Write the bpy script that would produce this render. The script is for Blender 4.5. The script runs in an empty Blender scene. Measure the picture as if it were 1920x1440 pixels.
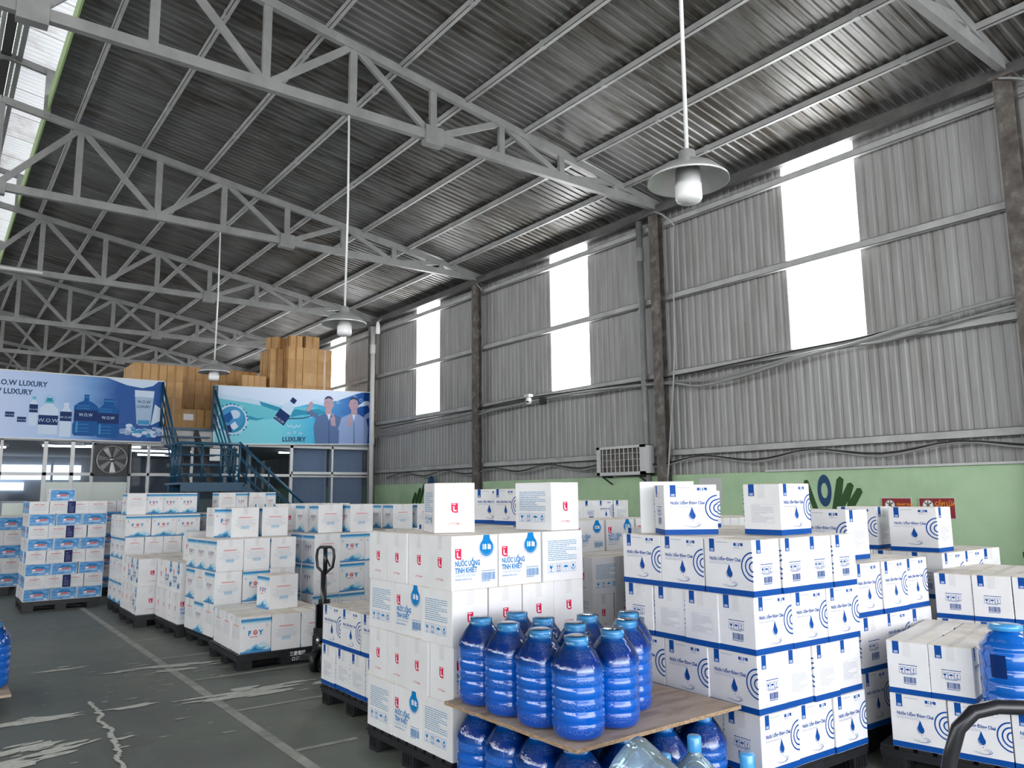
import bpy, bmesh, math, random
from mathutils import Matrix, Vector
RND = random.Random(7)
PI = math.pi
SC = bpy.context.scene
COL = SC.collection

# ------------------------------------------------------------------ camera, sky, light, exposure
H = 1.65
cd = bpy.data.cameras.new('camera'); cam = bpy.data.objects.new('camera', cd); COL.objects.link(cam)
cd.sensor_width = 36; cd.lens = 27.0; cd.clip_end = 200; cd.clip_start = .05
cam.matrix_world = Matrix(((0.79764, -0.07760, -0.59812, 0), (-0.60304, -0.11940, -0.78872, 0),
                           (-0.01021, 0.98981, -0.14204, H), (0, 0, 0, 1)))
SC.camera = cam
W = bpy.data.worlds.new('sky'); SC.world = W; W.use_nodes = True
bg = W.node_tree.nodes['Background']; bg.inputs[0].default_value = (.93, .96, 1, 1); bg.inputs[1].default_value = 3.0
SC.view_settings.view_transform = 'Standard'; SC.view_settings.look = 'None'
SC.view_settings.exposure = 0.17; SC.view_settings.gamma = 1; SC.view_settings.use_curve_mapping = False
SC.cycles.use_denoising = True
SC.cycles.max_bounces = 8; SC.cycles.diffuse_bounces = 5; SC.cycles.glossy_bounces = 4
SC.cycles.transmission_bounces = 8; SC.cycles.transparent_max_bounces = 16
SC.cycles.caustics_reflective = False; SC.cycles.caustics_refractive = False
SC.cycles.sample_clamp_indirect = 6

def area_lamp(name, loc, rot, sx, sy):
    l = bpy.data.lights.new(name, 'AREA'); l.shape = 'RECTANGLE'; l.size = sx; l.size_y = sy
    o = bpy.data.objects.new(name, l); COL.objects.link(o); o.location = loc; o.rotation_euler = rot
    return l
# added lamp standing in for daylight from an assumed open front behind the camera
dl = area_lamp('added_front_lamp', (1.8, -5.9, 2.0), (PI/2 - .05, 0, 0), 14, 3.4)
dl.energy = 430; dl.spread = 2.5; dl.color = (.97, .98, 1)

# ------------------------------------------------------------------ materials
def mat(name, col, rough=.6, metal=0, **k):
    m = bpy.data.materials.new(name); m.use_nodes = True
    p = m.node_tree.nodes['Principled BSDF']
    p.inputs['Base Color'].default_value = (*col, 1); p.inputs['Roughness'].default_value = rough
    p.inputs['Metallic'].default_value = metal
    p.inputs['Specular IOR Level'].default_value = k.get('spec', .15 if name.startswith(('print_', 'banner_')) else .5)
    if 'trans' in k: p.inputs['Transmission Weight'].default_value = k['trans']
    if 'ior' in k: p.inputs['IOR'].default_value = k['ior']
    if 'alpha' in k: p.inputs['Alpha'].default_value = k['alpha']
    if 'coat' in k: p.inputs['Coat Weight'].default_value = k['coat']; p.inputs['Coat Roughness'].default_value = .05
    if 'emit' in k: p.inputs['Emission Color'].default_value = (*k.get('ecol', col), 1); p.inputs['Emission Strength'].default_value = k['emit']
    return m
def N(m, t, **k):
    n = m.node_tree.nodes.new(t)
    for a, b in k.items():
        if a in n.inputs: n.inputs[a].default_value = b
        else: setattr(n, a, b)
    return n
def L(m, a, b): m.node_tree.links.new(a, b)
def ramp(m, fac, stops):
    r = m.node_tree.nodes.new('ShaderNodeValToRGB'); e = r.color_ramp.elements
    while len(e) < len(stops): e.new(.5)
    for q, (p, c) in zip(e, stops): q.position = p; q.color = (*c, 1)
    L(m, fac, r.inputs[0]); return r
def noisy(m, stops, scale=4, coord='Object', stretch=(1, 1, 1), detail=6, bump=0, rnd=0):
    """procedural colour: noise through a ramp, with optional fine relief and a small per-object shift"""
    p = m.node_tree.nodes['Principled BSDF']
    tc = N(m, 'ShaderNodeTexCoord'); mp = N(m, 'ShaderNodeMapping'); mp.inputs['Scale'].default_value = stretch
    L(m, tc.outputs[coord], mp.inputs[0])
    nz = N(m, 'ShaderNodeTexNoise', Scale=scale, Detail=detail, Roughness=.6)
    L(m, mp.outputs[0], nz.inputs['Vector'])
    if rnd:
        oi = N(m, 'ShaderNodeObjectInfo'); md = N(m, 'ShaderNodeMath', operation='MULTIPLY_ADD')
        L(m, oi.outputs['Random'], md.inputs[0]); md.inputs[1].default_value = rnd; md.inputs[2].default_value = -rnd/2
        ad = N(m, 'ShaderNodeMath', operation='ADD'); L(m, nz.outputs[0], ad.inputs[0]); L(m, md.outputs[0], ad.inputs[1])
        of = N(m, 'ShaderNodeVectorMath', operation='SCALE'); cb = N(m, 'ShaderNodeCombineXYZ')
        for i in range(3): L(m, oi.outputs['Random'], cb.inputs[i])
        L(m, cb.outputs[0], of.inputs[0]); of.inputs['Scale'].default_value = 37.
        L(m, of.outputs[0], mp.inputs['Location'])
        f = ad.outputs[0]
    else: f = nz.outputs[0]
    r = ramp(m, f, stops); L(m, r.outputs[0], p.inputs['Base Color'])
    if bump:
        b = N(m, 'ShaderNodeBump', Strength=bump, Distance=.01); L(m, nz.outputs[0], b.inputs['Height']); L(m, b.outputs[0], p.inputs['Normal'])
    return m
g = lambda v: (v, v, v)
M = {}
M['card'] = noisy(mat('white_carton_board', (.8, .8, .8), .62), [(.3, (.70, .69, .70)), (.7, (.77, .765, .78))], 5, rnd=.25)
M['cardtop'] = noisy(mat('carton_top_board', (.8, .76, .7), .7), [(.3, (.62, .55, .47)), (.5, (.76, .70, .63)), (.75, (.83, .80, .76))], 6, rnd=.3)
M['kraft'] = noisy(mat('kraft_board', (.45, .27, .12), .7), [(.3, (.40, .225, .09)), (.7, (.56, .33, .14))], 3, rnd=.3)
M['kraftseam'] = mat('kraft_seam', (.2, .1, .04), .8)
M['browntape'] = mat('brown_tape', (.33, .16, .05), .22)
M['tape'] = mat('clear_tape', (.80, .79, .78), .15, alpha=.28)
M['seam'] = mat('dark_seam', (.12, .09, .07), .8)
M['red'] = mat('print_red', (.62, .01, .07), .5)
M['cyan'] = mat('print_cyan', (.0, .19, .50), .5)
M['cyanpale'] = mat('print_cyan_pale', (.16, .33, .50), .5)
M['blue'] = mat('print_blue', (.003, .065, .30), .5)
M['bluepale'] = mat('print_blue_pale', (.35, .42, .62), .5)
M['greyprint'] = mat('print_grey', (.38, .40, .47), .6)
M['white'] = mat('print_white', (.85, .85, .86), .5)
M['navy'] = mat('print_navy', (.015, .025, .12), .5)
M['foyblue'] = mat('print_mountain_blue', (.02, .20, .45), .5)
M['foymid'] = mat('print_mountain_mid', (.16, .42, .62), .5)
M['foypale'] = mat('print_mountain_pale', (.52, .66, .74), .5)
M['salmon'] = mat('print_salmon', (.62, .12, .12), .5)
M['panelblue'] = noisy(mat('print_panel_blue', (.1, .35, .7), .4), [(.35, (.05, .24, .56)), (.65, (.22, .45, .74))], 9, stretch=(1, 1, 2))
M['black'] = noisy(mat('black_plastic', (.012, .012, .016), .45), [(.3, g(.005)), (.7, (.012, .012, .017))], 12)
M['blackmetal'] = mat('black_painted_steel', (.012, .012, .016), .28)
M['steelgrey'] = noisy(mat('grey_painted_steel', g(.12), .5, .1), [(.35, (.20, .20, .20)), (.6, (.26, .26, .255)), (.75, (.30, .29, .275))], 3, bump=.15)
M['purlin'] = noisy(mat('purlin_steel', g(.4), .5, .1), [(.35, (.36, .36, .355)), (.7, (.50, .50, .49))], 3)
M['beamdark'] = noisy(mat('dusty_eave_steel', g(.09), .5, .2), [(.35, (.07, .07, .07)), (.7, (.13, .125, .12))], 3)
M['rusty'] = noisy(mat('rusty_column_steel', (.1, .08, .07), .6, .1), [(.35, (.075, .06, .052)), (.55, (.13, .115, .105)), (.68, (.22, .20, .18)), (.78, (.20, .10, .05))], 7, bump=.3)
M['roof'] = noisy(mat('roof_sheet_steel', g(.2), .43, .38), [(.32, (.065, .055, .045)), (.45, (.13, .125, .115)), (.62, (.185, .183, .18)), (.8, (.26, .255, .25))], 2.2, stretch=(.6, 3, 1), detail=9, rnd=.22)
# unseen upper side made pale to bounce sky light into the monitor; underside dusty
m = M['roof']; p = m.node_tree.nodes['Principled BSDF']; lk = p.inputs['Base Color'].links[0].from_socket
ge = N(m, 'ShaderNodeNewGeometry'); mx = N(m, 'ShaderNodeMix', data_type='RGBA'); L(m, ge.outputs['Backfacing'], mx.inputs[0]); L(m, lk, mx.inputs[7]); mx.inputs[6].default_value = (.62, .62, .62, 1); L(m, mx.outputs[2], p.inputs['Base Color'])
M['roofbright'] = noisy(mat('monitor_sheet_steel', g(.6), .5, .1), [(.3, (.42, .36, .30)), (.45, (.72, .72, .72)), (.8, (.85, .86, .88))], 1.6, stretch=(1, 1, 1), rnd=.1)
M['wallsheet'] = noisy(mat('wall_sheet_steel', g(.3), .55, .1), [(.3, (.27, .26, .25)), (.5, (.34, .335, .33)), (.75, (.41, .405, .40))], 1.6, stretch=(1, 5, .5), detail=8, rnd=.18)
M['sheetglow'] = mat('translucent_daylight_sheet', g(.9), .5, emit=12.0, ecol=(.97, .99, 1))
M['sideglow'] = mat('added_side_glow', g(.9), .5, emit=6.5, ecol=(.97, .99, 1))  # glow for the strips added on the unseen left wall
M['green'] = noisy(mat('green_wall_paint', (.3, .45, .25), .75), [(.3, (.33, .47, .28)), (.5, (.42, .59, .37)), (.75, (.50, .65, .44))], 1.3, coord='Object', detail=8, bump=.2)
M['greenflash'] = mat('green_flashing', (.33, .45, .20), .5)
M['ledge'] = mat('pale_ledge', g(.55), .6)
M['ivy'] = mat('sign_dark_green', (.02, .075, .012), .6)
M['ink'] = mat('sign_dark_blue', (.005, .05, .14), .6)
M['signred'] = mat('sign_red', (.25, .008, .008), .5)
M['signyellow'] = mat('sign_yellow', (.85, .30, .01), .5)
M['cable'] = mat('grey_cable', (.30, .30, .30), .5)
M['cabledark'] = mat('dark_cable', (.02, .02, .02), .5)
M['whiteplastic'] = mat('white_plastic', g(.7), .35)
M['lampmetal'] = mat('lamp_shade_aluminium', g(.55), .35, .6)
M['lampglass'] = mat('lamp_opal_bulb', g(.75), .3)
M['frame'] = noisy(mat('aluminium_frame', g(.5), .4, .2), [(.3, g(.42)), (.7, g(.58))], 4)
M['framewhite'] = mat('white_frame', g(.65), .45)
M['stairblue'] = mat('blue_stair_steel', (.006, .06, .12), .4)
M['stringer'] = mat('dusty_dark_steel', (.05, .045, .045), .6)
M['ply'] = noisy(mat('plywood', (.4, .3, .2), .75), [(.3, (.27, .19, .13)), (.5, (.42, .32, .24)), (.75, (.52, .43, .35))], 3, stretch=(1, 4, 1), detail=9, bump=.2)
M['plyedge'] = noisy(mat('plywood_edge', (.3, .2, .1), .8), [(.4, (.22, .13, .07)), (.6, (.45, .33, .22))], 40, stretch=(1, 1, 8))
M['line'] = noisy(mat('worn_floor_line', (.2, .2, .18), .7), [(.3, (.19, .20, .18)), (.5, (.30, .30, .27)), (.8, (.40, .39, .35))], 6, detail=8)
M['chip'] = noisy(mat('bare_concrete_patch', (.3, .3, .28), .8), [(.3, (.36, .37, .33)), (.6, (.52, .52, .47))], 20)
M['interior'] = mat('office_interior_wall', (.30, .33, .38), .8)
M['interiorceil'] = mat('office_ceiling', (.42, .45, .50), .8)
M['curtain'] = mat('blue_grey_curtain', (.42, .47, .55), .6)
M['frost'] = mat('frosted_glass_film', (.60, .66, .62), .4)
M['tube'] = mat('fluorescent_tube', g(.9), .5, emit=12)
M['backwindow'] = mat('far_daylight_window', (.8, .9, 1), .5, emit=1.4, ecol=(.85, .93, 1))
M['fan'] = mat('fan_metal', g(.3), .35, .6)
M['steel'] = mat('bright_steel', g(.5), .25, .9)
M['capblue'] = mat('light_blue_cap', (.06, .33, .68), .25, coat=.5)
M['capwhite'] = mat('pale_seal', (.5, .66, .74), .2, coat=.5)
M['skin'] = mat('banner_skin', (.42, .30, .36), .6)
M['hair'] = mat('banner_hair', (.03, .05, .12), .6)
M['shirtA'] = mat('banner_shirt_slate', (.09, .15, .30), .6)
M['shirtB'] = mat('banner_shirt_pale', (.25, .34, .58), .6)
M['bnavy'] = mat('banner_bottle_navy', (.002, .022, .12), .4)
M['bblue'] = mat('banner_bottle_blue', (.002, .085, .30), .4)
M['bsky'] = mat('banner_bottle_highlight', (.05, .27, .52), .4)
M['baqua'] = mat('banner_aqua', (.12, .48, .58), .4)
M['bteal'] = mat('banner_teal', (.02, .25, .40), .4)
M['bpale'] = mat('banner_pale', (.48, .62, .78), .4)
M['bglass'] = mat('banner_glass_grey', (.36, .48, .64), .4)
M['bfog'] = mat('banner_fog', (.58, .68, .84), .5)

def glassy(name, col, film=False, dens=.5, ior=1.45, bump=.55):
    m = bpy.data.materials.new(name); m.use_nodes = True; nt = m.node_tree; nt.nodes.clear()
    out = N(m, 'ShaderNodeOutputMaterial'); gl = N(m, 'ShaderNodeBsdfGlossy', Roughness=.06)
    gl.inputs['Color'].default_value = (1, 1, 1, 1)
    tr = N(m, 'ShaderNodeBsdfTransparent'); tr.inputs['Color'].default_value = (*col, 1)
    fr = N(m, 'ShaderNodeFresnel', IOR=ior); mx = N(m, 'ShaderNodeMixShader')
    if film:
        L(m, fr.outputs[0], mx.inputs[0]); L(m, tr.outputs[0], mx.inputs[1]); L(m, gl.outputs[0], mx.inputs[2])
        nz = N(m, 'ShaderNodeTexNoise', Scale=28., Detail=3.); tc = N(m, 'ShaderNodeTexCoord')
        mp = N(m, 'ShaderNodeMapping'); mp.inputs['Scale'].default_value = (1, 1, .35); L(m, tc.outputs['Object'], mp.inputs[0]); L(m, mp.outputs[0], nz.inputs['Vector'])
        b = N(m, 'ShaderNodeBump', Strength=bump, Distance=.01); L(m, nz.outputs[0], b.inputs['Height']); L(m, b.outputs[0], gl.inputs['Normal'])
    else:
        df = N(m, 'ShaderNodeBsdfDiffuse'); df.inputs['Color'].default_value = (*col, 1)
        m2 = N(m, 'ShaderNodeMixShader', Fac=dens)
        L(m, tr.outputs[0], m2.inputs[1]); L(m, df.outputs[0], m2.inputs[2])
        L(m, fr.outputs[0], mx.inputs[0]); L(m, m2.outputs[0], mx.inputs[1]); L(m, gl.outputs[0], mx.inputs[2])
    L(m, mx.outputs[0], out.inputs[0]); return m
M['film'] = glassy('clear_shrink_film', (.93, .97, 1), True)
M['glass'] = glassy('window_glass', (.86, .90, .95), True, ior=1.13, bump=0)
M['clearjug'] = glassy('pale_blue_clear_plastic', (.62, .80, .90), dens=.22)
# monitor sheets: pale tone and translucence put in to imitate strong daylight on them
m = M['roofbright']; p = m.node_tree.nodes['Principled BSDF']; ou = m.node_tree.nodes['Material Output']; tl_ = N(m, 'ShaderNodeBsdfTranslucent'); tl_.inputs['Color'].default_value = (.9, .9, .92, 1); mx = N(m, 'ShaderNodeMixShader', Fac=.20); L(m, p.outputs[0], mx.inputs[1]); L(m, tl_.outputs[0], mx.inputs[2]); L(m, mx.outputs[0], ou.inputs[0])
# blue water bottle: saturated blue body, clear coat, dimple bands as fine relief
m = M['bottle'] = mat('blue_water_bottle_plastic', (.0, .055, .62), .1, trans=.45, ior=1.35, coat=1)
p = m.node_tree.nodes['Principled BSDF']
tc = N(m, 'ShaderNodeTexCoord'); sp = N(m, 'ShaderNodeSeparateXYZ'); L(m, tc.outputs['Object'], sp.inputs[0])
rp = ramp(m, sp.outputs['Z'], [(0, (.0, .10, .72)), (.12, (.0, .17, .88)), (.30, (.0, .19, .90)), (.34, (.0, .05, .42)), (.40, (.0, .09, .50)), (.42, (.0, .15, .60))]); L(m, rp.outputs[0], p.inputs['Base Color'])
vo = N(m, 'ShaderNodeTexVoronoi', Scale=150.); L(m, tc.outputs['Object'], vo.inputs['Vector'])
wv = N(m, 'ShaderNodeMath', operation='PINGPONG'); L(m, sp.outputs['Z'], wv.inputs[0]); wv.inputs[1].default_value = .055
gt = N(m, 'ShaderNodeMath', operation='GREATER_THAN'); L(m, wv.outputs[0], gt.inputs[0]); gt.inputs[1].default_value = .036
mu = N(m, 'ShaderNodeMath', operation='MULTIPLY'); L(m, gt.outputs[0], mu.inputs[0]); L(m, vo.outputs['Distance'], mu.inputs[1])
bp = N(m, 'ShaderNodeBump', Strength=.5, Distance=.012); L(m, mu.outputs[0], bp.inputs['Height']); L(m, bp.outputs[0], p.inputs['Normal'])
M['bottlepale'] = mat('azure_water_bottle_plastic', (.0, .16, .72), .12, trans=.45, ior=1.35, coat=1)
# floor: worn dark green coating with scuffs
m = M['floor'] = mat('worn_green_floor_coating', (.05, .06, .05), .5)
p = m.node_tree.nodes['Principled BSDF']; tc = N(m, 'ShaderNodeTexCoord')
n1 = N(m, 'ShaderNodeTexNoise', Scale=.55, Detail=8., Roughness=.65); n2 = N(m, 'ShaderNodeTexNoise', Scale=9., Detail=9., Roughness=.7); n3 = N(m, 'ShaderNodeTexNoise', Scale=2.3, Detail=10., Roughness=.72)
for n in (n1, n2, n3): L(m, tc.outputs['Object'], n.inputs['Vector'])
r1 = ramp(m, n1.outputs[0], [(.3, (.095, .103, .098)), (.5, (.128, .140, .122)), (.7, (.170, .182, .142))])
r2 = ramp(m, n2.outputs[0], [(.35, g(.62)), (.6, g(1.05)), (.8, g(1.5))])
mx = N(m, 'ShaderNodeMix', data_type='RGBA', blend_type='MULTIPLY'); mx.inputs[0].default_value = .7
L(m, r1.outputs[0], mx.inputs[6]); L(m, r2.outputs[0], mx.inputs[7])
r3 = ramp(m, n3.outputs[0], [(.70, g(0)), (.735, g(1))])
m2 = N(m, 'ShaderNodeMix', data_type='RGBA'); L(m, r3.outputs[0], m2.inputs[0]); L(m, mx.outputs[2], m2.inputs[6]); m2.inputs[7].default_value = (.34, .34, .30, 1)
L(m, m2.outputs[2], p.inputs['Base Color'])
rr = ramp(m, n2.outputs[0], [(.3, g(.38)), (.7, g(.62))]); L(m, rr.outputs[0], p.inputs['Roughness'])
bp = N(m, 'ShaderNodeBump', Strength=.25, Distance=.004); L(m, n2.outputs[0], bp.inputs['Height']); L(m, bp.outputs[0], p.inputs['Normal'])

def gradmat(name, axis_stops, nscale=2, nstr=.25, stretch=(1, 1, 2)):
    """banner print: colours run along the panel's own X, stirred by noise"""
    m = mat(name, (.5, .6, .8), .35); p = m.node_tree.nodes['Principled BSDF']; tc = N(m, 'ShaderNodeTexCoord')
    sp = N(m, 'ShaderNodeSeparateXYZ'); L(m, tc.outputs['Object'], sp.inputs[0])
    mp = N(m, 'ShaderNodeMapping'); mp.inputs['Scale'].default_value = stretch; L(m, tc.outputs['Object'], mp.inputs[0])
    nz = N(m, 'ShaderNodeTexNoise', Scale=nscale, Detail=5.); L(m, mp.outputs[0], nz.inputs['Vector'])
    a = N(m, 'ShaderNodeMath', operation='MULTIPLY_ADD'); L(m, nz.outputs[0], a.inputs[0]); a.inputs[1].default_value = nstr; L(m, sp.outputs['X'], a.inputs[2])
    b = N(m, 'ShaderNodeMath', operation='MULTIPLY_ADD'); L(m, a.outputs[0], b.inputs[0]); b.inputs[1].default_value = .25; b.inputs[2].default_value = .5 - nstr*.125
    r = ramp(m, b.outputs[0], axis_stops); L(m, r.outputs[0], p.inputs['Base Color']); return m
M['bangradA'] = gradmat('banner_pale_blue_print', [(.0, (.42, .52, .82)), (.45, (.52, .62, .86)), (.72, (.40, .54, .80)), (.86, (.16, .32, .62)), (.98, (.02, .09, .32))], 2.0, .3)
M['bangradB'] = gradmat('banner_water_print', [(0, (.22, .58, .68)), (.4, (.16, .56, .68)), (.6, (.05, .38, .62)), (.8, (.012, .13, .42)), (1, (.004, .03, .2))], 2.0, .5)

# ------------------------------------------------------------------ mesh helpers
class MB:
    def __init__(s): s.v = []; s.f = []; s.m = []; s.mats = []; s.sm = []
    def mi(s, m):
        if m not in s.mats: s.mats.append(m)
        return s.mats.index(m)
    def add(s, vs, fs, m, smooth=False):
        o = len(s.v); i = s.mi(m); s.v += [tuple(v) for v in vs]
        for f in fs: s.f.append([o + k for k in f]); s.m.append(i); s.sm.append(smooth)
        return s
    def box(s, lo, hi, m, M4=None):
        x0, y0, z0 = lo; x1, y1, z1 = hi
        vs = [Vector(q) for q in ((x0, y0, z0), (x1, y0, z0), (x1, y1, z0), (x0, y1, z0), (x0, y0, z1), (x1, y0, z1), (x1, y1, z1), (x0, y1, z1))]
        if M4: vs = [M4 @ v for v in vs]
        return s.add(vs, [(0, 3, 2, 1), (4, 5, 6, 7), (0, 1, 5, 4), (1, 2, 6, 5), (2, 3, 7, 6), (3, 0, 4, 7)], m)
    def bar(s, a, b, w, h, m, up=(0, 0, 1)):
        a = Vector(a); b = Vector(b); d = b - a; l = d.length; d.normalize(); u = Vector(up)
        if abs(d.dot(u)) > .98: u = Vector((1, 0, 0))
        x = d.cross(u).normalized(); z = x.cross(d)
        M4 = Matrix(((x.x, d.x, z.x, a.x), (x.y, d.y, z.y, a.y), (x.z, d.z, z.z, a.z), (0, 0, 0, 1)))
        return s.box((-w/2, 0, -h/2), (w/2, l, h/2), m, M4)
    def tube(s, pts, r, m, n=8, cap=True):
        pts = [Vector(q) for q in pts]; rings = []; prev = None
        for i, q in enumerate(pts):
            d = (pts[min(i+1, len(pts)-1)] - pts[max(i-1, 0)]).normalized()
            u = Vector((0, 0, 1)) if abs(d.z) < .9 else Vector((1, 0, 0))
            if prev is not None and (prev - d*prev.dot(d)).length > .1: u = prev
            x = (u - d*u.dot(d)).normalized(); prev = x; y = d.cross(x)
            rr = r[i] if isinstance(r, (list, tuple)) else r
            rings.append([q + x*math.cos(2*PI*k/n)*rr + y*math.sin(2*PI*k/n)*rr for k in range(n)])
        vs = [v for R_ in rings for v in R_]
        fs = [(i*n+k, i*n+(k+1) % n, (i+1)*n+(k+1) % n, (i+1)*n+k) for i in range(len(pts)-1) for k in range(n)]
        if cap: fs += [tuple(range(n-1, -1, -1)), tuple(range((len(pts)-1)*n, len(pts)*n))]
        return s.add(vs, fs, m, True)
    def lathe(s, prof, m, n=36, c=(0, 0, 0), M4=None):
        vs = []
        for r, z in prof:
            for k in range(n):
                v = Vector((c[0]+r*math.cos(2*PI*k/n), c[1]+r*math.sin(2*PI*k/n), c[2]+z)); vs.append(M4 @ v if M4 else v)
        fs = [(i*n+k, i*n+(k+1) % n, (i+1)*n+(k+1) % n, (i+1)*n+k) for i in range(len(prof)-1) for k in range(n)]
        return s.add(vs, fs, m, True)
    def mesh(s, name):
        me = bpy.data.meshes.new(name); me.from_pydata(s.v, [], s.f)
        for k in s.mats: me.materials.append(M[k])
        for p_, i, q in zip(me.polygons, s.m, s.sm): p_.material_index = i; p_.use_smooth = q
        me.update(); return me
    def build(s, name, parent=None, loc=(0, 0, 0), rz=0):
        return link(name, s.mesh(name), parent, loc, rz)
def link(name, data, parent=None, loc=(0, 0, 0), rz=0):
    o = bpy.data.objects.new(name, data); COL.objects.link(o); o.location = loc; o.rotation_euler = (0, 0, rz)
    if parent: o.parent = parent
    return o
def tag(o, label, cat, group=None):
    n = len(label.replace(',', ' ').split())
    if n > 16 or n < 4: print('LABEL LENGTH', n, label)
    o['label'] = label; o['category'] = cat
    if group: o['group'] = group
    return o
def empty(name, loc=(0, 0, 0), rz=0): return link(name, None, None, loc, rz)
def struct(o): o['kind'] = 'structure'; return o
def clone(o, parent=None):
    c = o.copy(); COL.objects.link(c); c.parent = parent
    for ch in o.children: clone(ch, c)
    return c

# ------------------------------------------------------------------ flat print toolkit
_tc = {}
def textmesh(body, size=1.0, bold=0.0, align='LEFT', spacing=1.0):
    key = (body, bold, align, spacing)
    if key not in _tc:
        cu = bpy.data.curves.new('t', 'FONT'); cu.body = body; cu.size = 1; cu.resolution_u = 2; cu.offset = bold; cu.align_x = align; cu.space_character = spacing
        ob = bpy.data.objects.new('t', cu); COL.objects.link(ob)
        dg = bpy.context.evaluated_depsgraph_get(); me = ob.evaluated_get(dg).to_mesh()
        _tc[key] = ([(v.co.x, v.co.y) for v in me.vertices], [tuple(p_.vertices) for p_ in me.polygons])
        ob.evaluated_get(dg).to_mesh_clear(); bpy.data.objects.remove(ob); bpy.data.curves.remove(cu)
    vs, fs = _tc[key]; return [(x*size, y*size) for x, y in vs], fs
class Art:
    """flat print: shapes in (u, v) metres on a face; layers lie a few tenths of a millimetre apart"""
    def __init__(s, eps=.0004): s.it = []; s.eps = eps; s.g = 0; s.hold = False
    def _add(s, pts, fs, m, lay):
        if not s.hold: s.g += 1
        s.it.append((pts, fs, m, lay, s.g))
    def poly(s, pts, m, lay=1): s._add(pts, [tuple(range(len(pts)))], m, lay); return s
    def rect(s, x0, y0, x1, y1, m, lay=1): return s.poly([(x0, y0), (x1, y0), (x1, y1), (x0, y1)], m, lay)
    def disc(s, x, y, rx, ry, m, lay=1, n=20): return s.poly([(x+rx*math.cos(2*PI*k/n), y+ry*math.sin(2*PI*k/n)) for k in range(n)], m, lay)
    def arc(s, x, y, r, t, m, a0=0, a1=2*PI, n=18, ry=1.0, lay=1):
        pts = []
        for k in range(n+1):
            a = a0+(a1-a0)*k/n; pts += [(x+(r-t/2)*math.cos(a), y+(r-t/2)*ry*math.sin(a)), (x+(r+t/2)*math.cos(a), y+(r+t/2)*ry*math.sin(a))]
        s._add(pts, [(2*k, 2*k+1, 2*k+3, 2*k+2) for k in range(n)], m, lay); return s
    def text(s, x, y, body, size, m, bold=0, align='LEFT', lay=2, sx=1.0, rot=0):
        vs, fs = textmesh(body, size, bold, align); c, q = math.cos(rot), math.sin(rot)
        s._add([(x+(a*sx)*c-b*q, y+(a*sx)*q+b*c) for a, b in vs], fs, m, lay); return s
    def dashes(s, x0, y0, x1, y1, rows, m, th=.35, seed=1, lay=1, center=False):
        r = random.Random(seed); dy = (y1-y0)/rows; s.g += 1; s.hold = True
        for i in range(rows):
            y = y1-(i+.7)*dy; end = x1 if r.random() > .3 else x0+(x1-x0)*(.35+.5*r.random()); x = x0+((x1-end)/2 if center else 0); end = end + (x-x0)
            while x < end-.004:
                w = min((x1-x0)*(.04+.12*r.random()), end-x); s.rect(x, y, x+w, y+dy*th, m, lay); x += w+(x1-x0)*.015
        s.hold = False; return s
    def barcode(s, x0, y0, x1, y1, m, seed=3):
        r = random.Random(seed); x = x0; s.g += 1; s.hold = True
        while x < x1-.001:
            w = .0012+.0022*r.random(); s.rect(x, y0, min(x+w, x1), y1, m); x += w+.0012+.002*r.random()
        s.hold = False; s.dashes(x0-.002, y0-.010, x1, y0-.002, 1, m, .5, seed); return s
    def put(s, mb, f):
        key = sorted({(q[3], q[4]) for q in s.it}); rank = {q: i for i, q in enumerate(key)}
        for pts, fs, m, lay, gg in s.it:
            e = s.eps*(1+rank[(lay, gg)]*.06); mb.add([f(u, v, e) for u, v in pts], fs, m)
def face(k, w, d):
    if k == 'F': return lambda u, v, e: (-w/2+u, -d/2-e, v)
    if k == 'R': return lambda u, v, e: (w/2+e, -d/2+u, v)
    if k == 'B': return lambda u, v, e: (w/2-u, d/2+e, v)
    return lambda u, v, e: (-w/2-e, d/2-u, v)

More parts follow.
